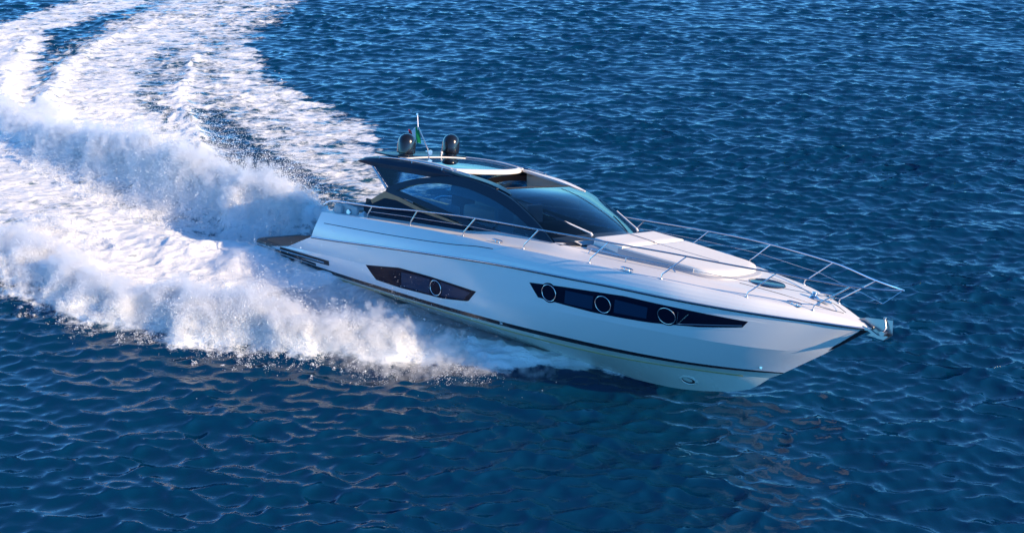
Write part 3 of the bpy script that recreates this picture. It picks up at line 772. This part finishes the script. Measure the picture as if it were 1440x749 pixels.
# header strip and mullion of the windscreen
q = MB(); q.tube([(a, b, c + .005) for a, b, c in rws[0]], .018, 8); q.build('windscreen_header', [M['dark']], yacht)
q = MB(); q.slab(np.array([(a + .012, b - .012, c + .008) for a, b, c in [r[17] for r in rws[2:]]]), np.array([(a + .012, b + .006, c + .008) for a, b, c in [r[17] for r in rws[2:]]]), (0, 0, -.006)); q.build('mullion', [M['seam']], yacht)
# wipers
def wiper(p0, p1, pv):
    q = MB(); q.tube([p0, p1], .022, 6); q.tube([p1, (p1[0] + .05, p1[1], p1[2] - .05)], .03, 8)
    d = Vector(p0) - Vector(p1)
    o_ = q.build('wiper', [M['white']], yacht); return o_
wiper((9.88, -1.1, 3.07), (10.95, -.72, 2.79), None)
wiper((10.2, 1.22, 3.06), (10.95, 1.05, 2.79), None)
# dark cowl with air slats ahead of the windscreen
q = MB()
base = WS[-1]
front = [(a + .22 + .05 * (1 - (b / 1.7) ** 2), b * 1.0, deck_z(min(11.4, a + .22), b) + .012) for a, b, c in base]
q.grid([[(a, b, c - .01) for a, b, c in base], front]); q.build('cowl', [M['dark']], yacht)
for s in (1, -1):
    q = MB()
    for k in range(5):
        f_ = .16 + .17 * k
        a0 = np.array(base[3 if s > 0 else 21]) * (1 - f_) + np.array(front[3 if s > 0 else 21]) * f_; b0 = np.array(base[9 if s > 0 else 15]) * (1 - f_) + np.array(front[9 if s > 0 else 15]) * f_
        q.tube([a0 + (0, 0, .02), b0 + (0, 0, .02)], .016, 6)
    q.build('air_slats', [M['grey']], yacht)

# ---- foredeck: sunpad, hand rails, hatch, cleats
def pad_outline(x0, x1, w0, w1, wf):
    pts = []
    for xv in np.linspace(x0, x1, 20): pts.append((xv, w0 + (w1 - w0) * (xv - x0) / (x1 - x0)))
    for a in np.linspace(0, math.pi / 2, 9)[1:]: pts.append((x1 + wf * math.sin(a), w1 * math.cos(a) ** .75))
    return pts
def pad(mb, x0, x1, w0, w1, wf, zt0, zt1, h, r=.05, mi=0):
    half = pad_outline(x0, x1, w0, w1, wf)
    cx = (x0 + x1) / 2
    loop = half + [(a, -b) for a, b in half[::-1][1:]]
    L_ = np.array(loop)
    def z_at(a): return zt0 + (zt1 - zt0) * (a - x0) / (x1 + wf - x0)
    rows = []
    for ins, dz in ((0, -h), (0, -r), (r * .3, -r * .3), (r, 0), (r * 4, .012)):
        c = L_.mean(0); d = L_ - c; ln = np.linalg.norm(d, axis=1, keepdims=True)
        Q = c + d * (1 - ins / ln)
        rows.append([(a, b, z_at(a) + dz) for a, b in Q])
    mb.grid(rows, mi, close=True)
    o = len(mb.v); mb.f.append(tuple(range(o - len(loop), o))); mb.m.append(mi)
q = MB(); pad(q, 11.30, 13.9, 1.27, 1.10, .75, 2.64, 2.57, .14); q.build('sunpad_plinth', [M['grey']], yacht)
sunpad = None
q = MB(); pad(q, 12.22, 13.85, 1.20, 1.03, .66, 2.765, 2.675, .15); sunpad = q.build('sunpad', [M['cushion']], yacht)
q = MB(); pad(q, 11.38, 12.19, 1.14, 1.21, .001, 2.82, 2.78, .17); q.build('backrest', [M['cushion']], sunpad)
for s in (1, -1):  # grey slabs over the cushion sides, their shade put into the colour
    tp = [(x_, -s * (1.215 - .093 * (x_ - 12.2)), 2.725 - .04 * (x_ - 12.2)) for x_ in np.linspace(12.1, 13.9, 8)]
    q = MB(); q.slab(tp, [(a, b, 2.555) for a, b, c in tp], (0, s * .05, 0)); q.build('side_shade', [M['grey']], sunpad)
q = MB(); q.box((13.0, .02, 2.748), (1.7, .018, .014), 0, Matrix.Rotation(R(2.2), 3, 'Y')); q.box((11.8, .02, 2.822), (.78, .018, .014), 0, Matrix.Rotation(R(4), 3, 'Y')); q.build('seam', [M['grey']], sunpad)
for s in (1, -1):
    q = MB(); hp = [(11.55, 1.52), (11.62, 1.50), (12.5, 1.46), (13.45, 1.30), (13.62, 1.26)]
    q.tube(smooth_path([(hp[0][0], -s * hp[0][1], deck_z(11.55, 1.5))] + [(a, -s * b, deck_z(a, b) + .11) for a, b in hp[1:-1]] + [(hp[-1][0], -s * hp[-1][1], deck_z(13.62, 1.26))], 40), .014, 8)
    q.tube([(12.5, -s * 1.46, deck_z(12.5, 1.46)), (12.5, -s * 1.46, deck_z(12.5, 1.46) + .11)], .012, 6)
    q.build('hand_rail', [M['chrome']], yacht)
q = MB(); q.lathe((15.03, 0, deck_z(15.03, 0) - .01), [(0, .045), (.30, .04), (.36, .028), (.38, .0)], 36); q.build('deck_hatch', [M['pane']], yacht)
q = MB(); q.lathe((16.05, .06, deck_z(16.05, 0)), [(.0, .13), (.05, .13), (.06, .09), (.04, .07), (.09, .03), (.11, 0)], 20); q.box((16.25, .0, deck_z(16.25, 0) + .03), (.4, .06, .05), 0, bev=.01); q.build('windlass', [M['chrome']], yacht)
def cleat(x_, y_, s):
    z_ = deck_z(x_, y_); q = MB()
    d = .09
    for k in (-1, 1): q.tube([(x_ + k * d * .6, -s * y_, z_ - .01), (x_ + k * d * .6, -s * y_, z_ + .05)], .016, 8)
    q.tube([(x_ - .16, -s * y_, z_ + .052), (x_ - .1, -s * y_, z_ + .06), (x_ + .1, -s * y_, z_ + .06), (x_ + .16, -s * y_, z_ + .052)], [.008, .018, .018, .008], 8)
    q.box((x_, -s * y_, z_ + .004), (.3, .09, .012), 0, bev=.004)
    q.build('cleat', [M['chrome']], yacht)
for s in (1, -1):
    for a, b in ((9.32, 2.0), (12.83, 1.86), (16.03, .72)): cleat(a, b, s)
# lines of the deck moulding
q = MB()
for s in (1, -1): q.tube(smooth_path([(14.75, -s * .62, deck_z(14.75, .62) + .002), (15.5, -s * .5, deck_z(15.5, .5) + .002), (16.4, -s * .28, deck_z(16.4, .28) + .002), (16.75, -s * .05, deck_z(16.75, .05) + .002)], 24), .008, 5)
q.build('deck_seam', [M['seam']], yacht)

# ---- guard rails
RB = [(4.82, 2.05), (6.46, 2.07), (8.28, 2.06), (10.13, 2.02), (11.92, 1.94), (13.62, 1.77), (15.26, 1.22), (16.35, .58)]
RT = [(4.99, 2.05, 2.37), (6.68, 2.07, 2.57), (8.63, 2.06, 2.76), (10.51, 2.02, 2.86), (12.37, 1.96, 2.96), (14.11, 1.72, 3.02), (15.81, 1.23, 3.025), (17.02, .58, 2.985)]
for s in (1, -1):
    topl = [(3.0, 2.03, 2.06), (3.25, 2.04, 2.19), (3.6, 2.04, 2.25), (4.3, 2.05, 2.315)] + RT + [(17.5, .27, 3.0), (17.78, 0.0, 3.03)]
    q = MB(); q.tube(smooth_path([(a, -s * b, c) for a, b, c in topl], 110), .017, 8)
    rail = q.build('guard_rail', [M['chrome']], yacht)
    for (bx, by), (tx, ty, tz) in zip(RB, RT):
        z0 = deck_z(bx, by); q = MB()
        q.tube([(bx, -s * by, z0 - .01), (bx + .02, -s * by, z0 + .10), (bx + .10 * (tx - bx) + .05, -s * by, z0 + .17), (tx, -s * ty, tz)], .0145, 8)
        q.lathe((bx, -s * by, z0 - .004), [(.0, .012), (.035, .012), (.04, .0)], 12)
        q.build('stanchion', [M['chrome']], rail)
    mid = [((bx + tx) / 2 + .03, (by + ty) / 2, (deck_z(bx, by) + tz) / 2 + .02) for (bx, by), (tx, ty, tz) in zip(RB, RT)] + [(17.45, 0.0, 2.69)]
    q = MB(); q.tube([(a, -s * b, c) for a, b, c in mid], .0055, 5); q.build('guard_wire', [M['chrome']], rail)
q = MB(); q.tube([(17.45, 0, 2.69), (17.78, 0, 3.03)], .009, 6); q.build('bow_rail_stay', [M['chrome']], yacht)

# ---- bow roller, stem guard
q = MB()
for s in (1, -1):
    prof = ([(16.95, 2.20), (17.2, 2.20), (17.35, 2.16), (17.5, 2.09), (17.66, 2.12)] if s < 0 else [(16.95, 2.24), (17.15, 2.33), (17.66, 2.40)]) + [ (17.70, 2.12), (17.62, 2.03), (17.48, 2.035), (17.30, 2.13), (17.15, 2.13)]
    v = [(a, s * .10, b) for a, b in prof] + [(a, s * .088, b) for a, b in prof]; k = len(prof)
    q.add(v, [tuple(range(k)), tuple(range(k, 2 * k))] + [(i, (i + 1) % k, k + (i + 1) % k, k + i) for i in range(k)])
q.box((17.46, 0, 2.045), (.34, .19, .012)); q.tube([(17.56, -.09, 2.14), (17.56, .09, 2.14)], .05, 12); q.lathe((17.5, .1, 2.39), [(0, .04), (.028, .03), (.03, 0), (.0, -.02)], 10)
q.tube([(17.52, .06, 2.38), (17.58, .02, 2.25), (17.56, -.02, 2.16)], .016, 6)
q.build('bow_roller', [M['steel']], yacht)
q = MB()
pr = [(17.28, 2.10), (17.22, 2.06), (16.72, 1.62), (16.45, 1.42), (16.62, 1.68), (16.85, 2.0), (17.0, 2.12)]
k = len(pr); wv = [.06, .05, .03, .01, .10, .14, .14]
v = [(a, w_, b) for (a, b), w_ in zip(pr, wv)] + [(a, -w_, b) for (a, b), w_ in zip(pr, wv)]
q.add(v, [tuple(range(k)), tuple(range(k, 2 * k))] + [(i, (i + 1) % k, k + (i + 1) % k, k + i) for i in range(k)])
q.build('stem_guard', [M['rubber']], yacht, smooth=False)

# ---- swim platform
def plat_outline(ins=0.0, x1=1.75):
    r_ = .32; x0 = -.12 + ins; w = 2.07 - ins; pts = [(x1, -w)]
    for a in np.linspace(0, math.pi / 2, 8): pts.append((x0 + r_ - r_ * math.sin(a), -(w - r_) - r_ * math.cos(a)))
    return pts + [(a, -b) for a, b in pts[::-1]]
pl = MB(); ol = plat_outline(0, 2.9)
rows = []
for ins, z in ((.10, .30), (.0, .36), (-.02, .42), (0.0, .50), (.03, .515)):
    rows.append([(a, b, z) for a, b in plat_outline(ins, 2.9)])
pl.grid(rows, 0, close=True); k = len(ol); pl.f.append(tuple(range(k))); pl.m.append(0); pl.f.append(tuple(range(4 * k, 5 * k))); pl.m.append(0)
platform = pl.build('swim_platform', [M['rubber']], yacht)
q = MB(); ol = plat_outline(.20, 2.4); q.add([(a, b, .522) for a, b in ol] + [(a, b, .512) for a, b in ol], [tuple(range(len(ol)))] + [(i, (i + 1) % len(ol), len(ol) + (i + 1) % len(ol), len(ol) + i) for i in range(len(ol))]); q.build('teak_deck', [M['teak']], platform, smooth=False)
# black side fender that runs on from the platform along the quarter
for s in (1, -1):
    S = np.array([1, s, 1])
    def fend(off, a, b, n=30):
        return [on_hull(x_, z_, off) * S for x_, z_ in zip(np.linspace(1.0, 3.5, n), np.linspace(a, b, n))]
    q = MB(); t_ = fend(.02, .535, .63); b_ = fend(.02, .385, .505)
    q.slab(t_, b_, np.array([0, .04 * s, 0])); q.build('quarter_fender', [M['rubber']], yacht)
    q = MB(); q.tube([(x_, -s * 2.098, .425) for x_ in np.linspace(.1, .95, 8)] + fend(.03, .455, .56)[1:-2], .011, 6); q.build('fender_trim', [M['chrome']], yacht)

# ---- radar arch, domes, flag, horns on the roof
q = MB(); q.box((4.45, 0, 3.60), (.95, 2.5, .045), 0, bev=.02)
for s in (1, -1): q.box((4.5, s * .82, 3.56), (.5, .4, .08), 0, bev=.03)
q.build('mast_plate', [M['navy']], yacht)
for yv in (-.76, .86):
    q = MB(); q.lathe((4.66, yv, 3.615), [(.0, .0), (.19, .0), (.19, .06), (.225, .065), (.24, .085), (.244, .14), (.24, .32), (.226, .41), (.185, .495), (.12, .55), (.05, .575), (.0, .58)], 36)
    q.build('radome', [M['dome']], yacht, angle=30)
    if yv < 0: continue
q = MB(); q.tube([(4.92, -.2, 3.62), (4.88, -.2, 3.82), (4.45, -.2, 4.34)], .014, 8); q.tube([(4.45, -.2, 4.26), (4.37, -.2, 4.66)], [.016, .012], 8); q.lathe((4.36, -.2, 4.64), [(0, .06), (.025, .055), (.03, 0), (.0, -.005)], 10)
staff = q.build('flagstaff', [M['chrome']], yacht)
# folded tricolour hanging from the staff
fl = MB()
for c, mi in ((0, 0), (1, 1), (2, 2)):
    rows = []
    for i in range(9):
        t = i / 8
        row = []
        for j in range(7):
            u = (c + j / 6) / 3
            row.append((4.46 - .40 * u + .22 * t * .6, -.2 + .022 * math.sin(u * 9 + t * 2.2) , 4.33 - .12 * u - .42 * t + .04 * math.sin(u * 7)))
        rows.append(row)
    fl.grid(rows, mi)
fl.build('flag', [M['green'], M['white'], M['red']], staff)
q = MB(); q.lathe((4.95, -.2, 3.74), [(.0, -.05), (.07, -.05), (.055, .0), (.02, .05), (.02, .16)], 16, axis=(-1, .2, 0)); q.tube([(4.95, -.2, 3.6), (4.95, -.2, 3.72)], .015, 8); q.build('horn', [M['chrome']], yacht)
q = MB(); q.tube([(4.85, .35, 3.6), (4.85, .35, 3.7)], .02, 8); q.lathe((4.85, .35, 3.69), [(0, .06), (.035, .05), (.035, 0)], 10); q.build('navigation_light', [M['white']], yacht)

# ------------------------------------------------------------------ thrown spray: droplets on short ballistic arcs above the wake crests
from mathutils import kdtree
def sea_height(px_, py_):
    i = np.clip(np.searchsorted(GX, px_), 0, nx - 1); j = np.clip(np.searchsorted(GY, py_), 0, ny - 1)
    return P[j * nx + i, 2]
def along(pts, n):
    p = np.asarray(pts, float)
    s = np.concatenate([[0], np.cumsum(np.hypot(*np.diff(p[:, :2], axis=0).T))])
    t = rng.uniform(0, s[-1], n)
    q = np.stack([np.interp(t, s, p[:, k]) for k in range(4)], 1)
    i = np.clip(np.searchsorted(s, t) - 1, 0, len(p) - 2); d = np.diff(p[:, :2], axis=0); d /= np.linalg.norm(d, axis=1, keepdims=True)
    return q, d[i]
def jets(pts, clusters, per, out_side, up, outv, spread, r0, base_w=0.9, keep=None, tmax=1.15, tmin=0.0):
    """clusters of droplets flung from a crest; out_side +1/-1 picks the side of the polyline they fly to"""
    q, d = along(pts, clusters)
    nrm = np.stack([d[:, 1], -d[:, 0]], 1) * out_side
    c = fbm(q[:, 0] * 0.8, q[:, 1] * 0.8, 3)                              # gusts of spray along the crest
    k = rng.uniform(0, 1, clusters) < np.clip(0.55 + 1.0 * c, 0.12, 1)
    q, d, nrm, c = q[k], d[k], nrm[k], c[k]
    n = len(q)
    lat = np.clip(rng.normal(0, base_w, n), -2, 0.75) * q[:, 2]
    bx, by = q[:, 0] + nrm[:, 0] * lat, q[:, 1] + nrm[:, 1] * lat
    vz = up * q[:, 3] * rng.gamma(4, 0.25, n) * (1 + 0.8 * c); vo = outv * rng.normal(1, 0.5, n); va = rng.normal(0, 0.5, n)
    m = per
    B = np.repeat(np.stack([bx, by, sea_height(bx, by) - 0.05], 1), m, 0)
    V = np.repeat(np.stack([nrm[:, 0] * vo + d[:, 0] * va, nrm[:, 1] * vo + d[:, 1] * va, vz], 1), m, 0)
    V += rng.normal(0, spread, V.shape) * np.repeat(np.clip(np.abs(vz), .3, 3), m)[:, None] * np.array([1, 1, .7])
    tf = np.maximum(2 * V[:, 2] / 9.8, 0.03)
    t = (tmin + (tmax - tmin) * rng.beta(1.1, 1.5, len(B))) * tf
    Q = B + V * t[:, None]; Q[:, 2] -= 4.9 * t * t
    Q += rng.normal(0, 0.025, Q.shape)
    r = r0 * rng.lognormal(0, 0.45, len(Q)); r = np.clip(r, 0.002, 0.02)
    ok = Q[:, 2] > sea_height(Q[:, 0], Q[:, 1]) - 0.03
    return Q[ok], r[ok]
#SPRAY#
def droplets(name, sets, label, m):
    Q = np.concatenate([a for a, b in sets]).astype(np.float32); r = np.concatenate([b for a, b in sets]).astype(np.float32)
    # nothing inside the yacht
    loc = (Q - np.array(POS)) @ np.array(ROT)
    D = np.interp(loc[:, 0], [0, 3, 10, 12, 13.6, 15.3, 17], [2.06, 2.2, 2.1, 1.95, 1.7, 1.2, .1])
    ins = (loc[:, 0] > -.15) & (loc[:, 0] < 17) & (np.abs(loc[:, 1]) < D) & (loc[:, 2] > -.8)
    Q, r = Q[~ins], r[~ins]
    me_ = bpy.data.meshes.new(name); me_.vertices.add(len(Q)); me_.vertices.foreach_set('co', Q.ravel())
    a = me_.attributes.new('drop_radius', 'FLOAT', 'POINT'); a.data.foreach_set('value', r); me_.update()
    o = bpy.data.objects.new(name, me_); col.objects.link(o)
    o['kind'] = 'stuff'; o['label'] = label
    ng = bpy.data.node_groups.new(name + '_points', 'GeometryNodeTree')
    ng.interface.new_socket('Geometry', in_out='INPUT', socket_type='NodeSocketGeometry'); ng.interface.new_socket('Geometry', in_out='OUTPUT', socket_type='NodeSocketGeometry')
    gi, go = ng.nodes.new('NodeGroupInput'), ng.nodes.new('NodeGroupOutput')
    mp = ng.nodes.new('GeometryNodeMeshToPoints'); na = ng.nodes.new('GeometryNodeInputNamedAttribute'); na.data_type = 'FLOAT'; na.inputs['Name'].default_value = 'drop_radius'
    sm = ng.nodes.new('GeometryNodeSetMaterial'); sm.inputs['Material'].default_value = m
    ng.links.new(gi.outputs[0], mp.inputs['Mesh']); ng.links.new([s for s in na.outputs if s.enabled][0], mp.inputs['Radius'])
    ng.links.new(mp.outputs[0], sm.inputs[0]); ng.links.new(sm.outputs[0], go.inputs[0])
    me_.materials.append(m)
    md = o.modifiers.new('points', 'NODES'); md.node_group = ng
    print(name, len(Q))
    return o
def spray_material():
    m = bpy.data.materials.new('white_spray'); m.use_nodes = True
    nt = m.node_tree; nt.nodes.remove(nt.nodes['Principled BSDF']); out = nt.nodes['Material Output']
    d = nt.nodes.new('ShaderNodeBsdfDiffuse'); d.inputs[0].default_value = (.93, .95, .96, 1)
    t = nt.nodes.new('ShaderNodeBsdfTranslucent'); t.inputs[0].default_value = (.93, .95, .96, 1)
    mx = nt.nodes.new('ShaderNodeMixShader'); mx.inputs[0].default_value = .45
    nt.links.new(d.outputs[0], mx.inputs[1]); nt.links.new(t.outputs[0], mx.inputs[2]); nt.links.new(mx.outputs[0], out.inputs[0])
    return m
MS = spray_material()
PORT, STBD = RIDGE[0], RIDGE[1]
def skin(count, mask, r0, depth):
    """droplets lying as a fuzzy skin over the tumbling foam"""
    w = mask / mask.sum()
    k = rng.choice(len(inn), count, p=w)
    base = P[inn[k]].astype(float)
    base[:, :2] += rng.uniform(-.05, .05, (count, 2))
    g = np.clip(0.35 + fbm(base[:, 0] * 2.3, base[:, 1] * 2.3, 3), 0.02, 1.2)
    off = rng.exponential(depth, count) * g
    base[:, 2] += off * 0.8; base[:, 1] -= off * rng.uniform(-.3, .6, count); base[:, 0] += off * rng.normal(0, .4, count)
    return base, np.clip(r0 * rng.lognormal(0, .4, count), .0025, .02)
def mist(name, Q, radius, voxel, density, label):
    """fine airborne spray as a real cloud: points -> fog volume"""
    me_ = bpy.data.meshes.new(name); Q = Q.astype(np.float32)
    me_.vertices.add(len(Q)); me_.vertices.foreach_set('co', Q.ravel()); me_.update()
    o = bpy.data.objects.new(name, me_); col.objects.link(o); o['kind'] = 'stuff'; o['label'] = label
    m = bpy.data.materials.new(name + '_air'); m.use_nodes = True; nt = m.node_tree
    nt.nodes.remove(nt.nodes['Principled BSDF'])
    pv = nt.nodes.new('ShaderNodeVolumePrincipled'); pv.inputs['Color'].default_value = (.995, .997, 1, 1); pv.inputs['Anisotropy'].default_value = 0.2
    at_ = nt.nodes.new('ShaderNodeAttribute'); at_.attribute_name = 'density'
    tc = nt.nodes.new('ShaderNodeTexCoord'); no = nt.nodes.new('ShaderNodeTexNoise'); no.inputs['Scale'].default_value = 2.6; no.inputs['Detail'].default_value = 5; no.inputs['Roughness'].default_value = .65
    nt.links.new(tc.outputs['Object'], no.inputs['Vector'])
    mr = nt.nodes.new('ShaderNodeMapRange'); mr.inputs[1].default_value = .36; mr.inputs[2].default_value = .66; mr.inputs[3].default_value = .12; mr.inputs[4].default_value = 1.7
    nt.links.new(no.outputs['Fac'], mr.inputs[0])
    mu = nt.nodes.new('ShaderNodeMath'); mu.operation = 'MULTIPLY'; nt.links.new(at_.outputs['Fac'], mu.inputs[0]); nt.links.new(mr.outputs[0], mu.inputs[1])
    pv.inputs['Density Attribute'].default_value = ''
    m2 = nt.nodes.new('ShaderNodeMath'); m2.operation = 'MULTIPLY'; m2.inputs[1].default_value = density; nt.links.new(mu.outputs[0], m2.inputs[0]); nt.links.new(m2.outputs[0], pv.inputs['Density'])
    nt.links.new(pv.outputs[0], nt.nodes['Material Output'].inputs['Volume'])
    ng = bpy.data.node_groups.new(name + '_fog', 'GeometryNodeTree')
    ng.interface.new_socket('Geometry', in_out='INPUT', socket_type='NodeSocketGeometry'); ng.interface.new_socket('Geometry', in_out='OUTPUT', socket_type='NodeSocketGeometry')
    gi, go = ng.nodes.new('NodeGroupInput'), ng.nodes.new('NodeGroupOutput')
    mp = ng.nodes.new('GeometryNodeMeshToPoints'); mp.inputs['Radius'].default_value = radius
    pt = ng.nodes.new('GeometryNodePointsToVolume'); pt.resolution_mode = 'VOXEL_SIZE'; pt.inputs['Voxel Size'].default_value = voxel; pt.inputs['Density'].default_value = 1.0; pt.inputs['Radius'].default_value = radius
    sm = ng.nodes.new('GeometryNodeSetMaterial'); sm.inputs['Material'].default_value = m
    ng.links.new(gi.outputs[0], mp.inputs['Mesh']); ng.links.new(mp.outputs[0], pt.inputs[0]); ng.links.new(pt.outputs[0], sm.inputs[0]); ng.links.new(sm.outputs[0], go.inputs[0])
    me_.materials.append(m)
    md = o.modifiers.new('fog', 'NODES'); md.node_group = ng
    return o
def clear_of_yacht(Q, r=None):
    loc = (Q - np.array(POS)) @ np.array(ROT)
    D = np.interp(loc[:, 0], [0, 3, 10, 12, 13.6, 15.3, 17], [2.1, 2.25, 2.2, 2.05, 1.8, 1.3, .2]) + .1
    return ~((loc[:, 0] > -.2) & (loc[:, 0] < 17.2) & (np.abs(loc[:, 1]) < D) & (loc[:, 2] > -.2 - .3))
dP, _ = stroke_field(x, y, PORT[:9]); dS, _ = stroke_field(x, y, STBD)
high = np.clip(hz - 0.12, 0, 1) * (foam > .7)
mP, mS = high * (dP < 2.0) * (dP <= dS * 1.5), high * (dS < 2.2) * (1 - .8 * veil)
droplets('port_spray', [
    jets(PORT[:8], 8000, 60, 1, 1.3, 0.4, 0.30, 0.006),
    jets(PORT[:8], 7000, 50, 1, 2.0, 0.6, 0.50, 0.0042),
    jets(PORT[:8], 2600, 70, 1, 2.9, 0.7, 0.10, 0.0055),
    skin(350000, mP, 0.006, 0.17),
    ], 'white droplets flying off the plume behind the stern of the yacht', MS)
droplets('bow_wave_spray', [
    jets(STBD, 8000, 60, 1, 1.5, 0.15, 0.20, 0.005, 0.5),
    jets(STBD, 6000, 50, 1, 2.2, 0.5, 0.5, 0.0036, 0.5),
    jets(STBD, 9000, 30, 1, 1.2, 1.0, 0.9, 0.0036, 0.3),
    jets(STBD, 2600, 60, 1, 2.9, 0.5, 0.12, 0.005, 0.5),
    jets(FRONT, 5000, 50, 1, 1.1, 0.5, 0.4, 0.0036, 0.8),
    skin(350000, mS, 0.0055, 0.15),
    ], 'white droplets flying off the bow wave along the near side of the hull', MS)
def mist_points(count, mask, depth, by_height=False):
    k = rng.choice(len(inn), count, p=mask / mask.sum()); b = P[inn[k]].astype(float)
    g = np.clip(0.6 + 1.1 * fbm(b[:, 0] * .9, b[:, 1] * .9, 3), 0.08, 1.6)
    off = rng.exponential(depth, count) * g
    if by_height: off *= np.clip(hz[k] * 2.2, .22, 1.2)
    b[:, 2] += off; b[:, 1] -= off * .15
    b += rng.normal(0, .03, b.shape)
    return b[clear_of_yacht(b)]
dF, _ = stroke_field(x, y, FRONT)
core = np.exp(-1.6 * dS ** 2)
mist('plume_mist', mist_points(30000, mP, .17), .11, .055, 4.5, 'soft white mist hanging over the plume behind the stern')
mist('bow_wave_mist', np.concatenate([mist_points(30000, core * (dS < 2.2) * (foam > .7) * np.clip(hz + .12, .05, 1), .11, True), mist_points(9000, np.exp(-1.3 * dF ** 2) * (dF < 1.6), .09), mist_points(9000, veil * (veil > .3) * (foam < 2), .05)]), .10, .05, 3.6, 'soft white mist over the near side bow wave')
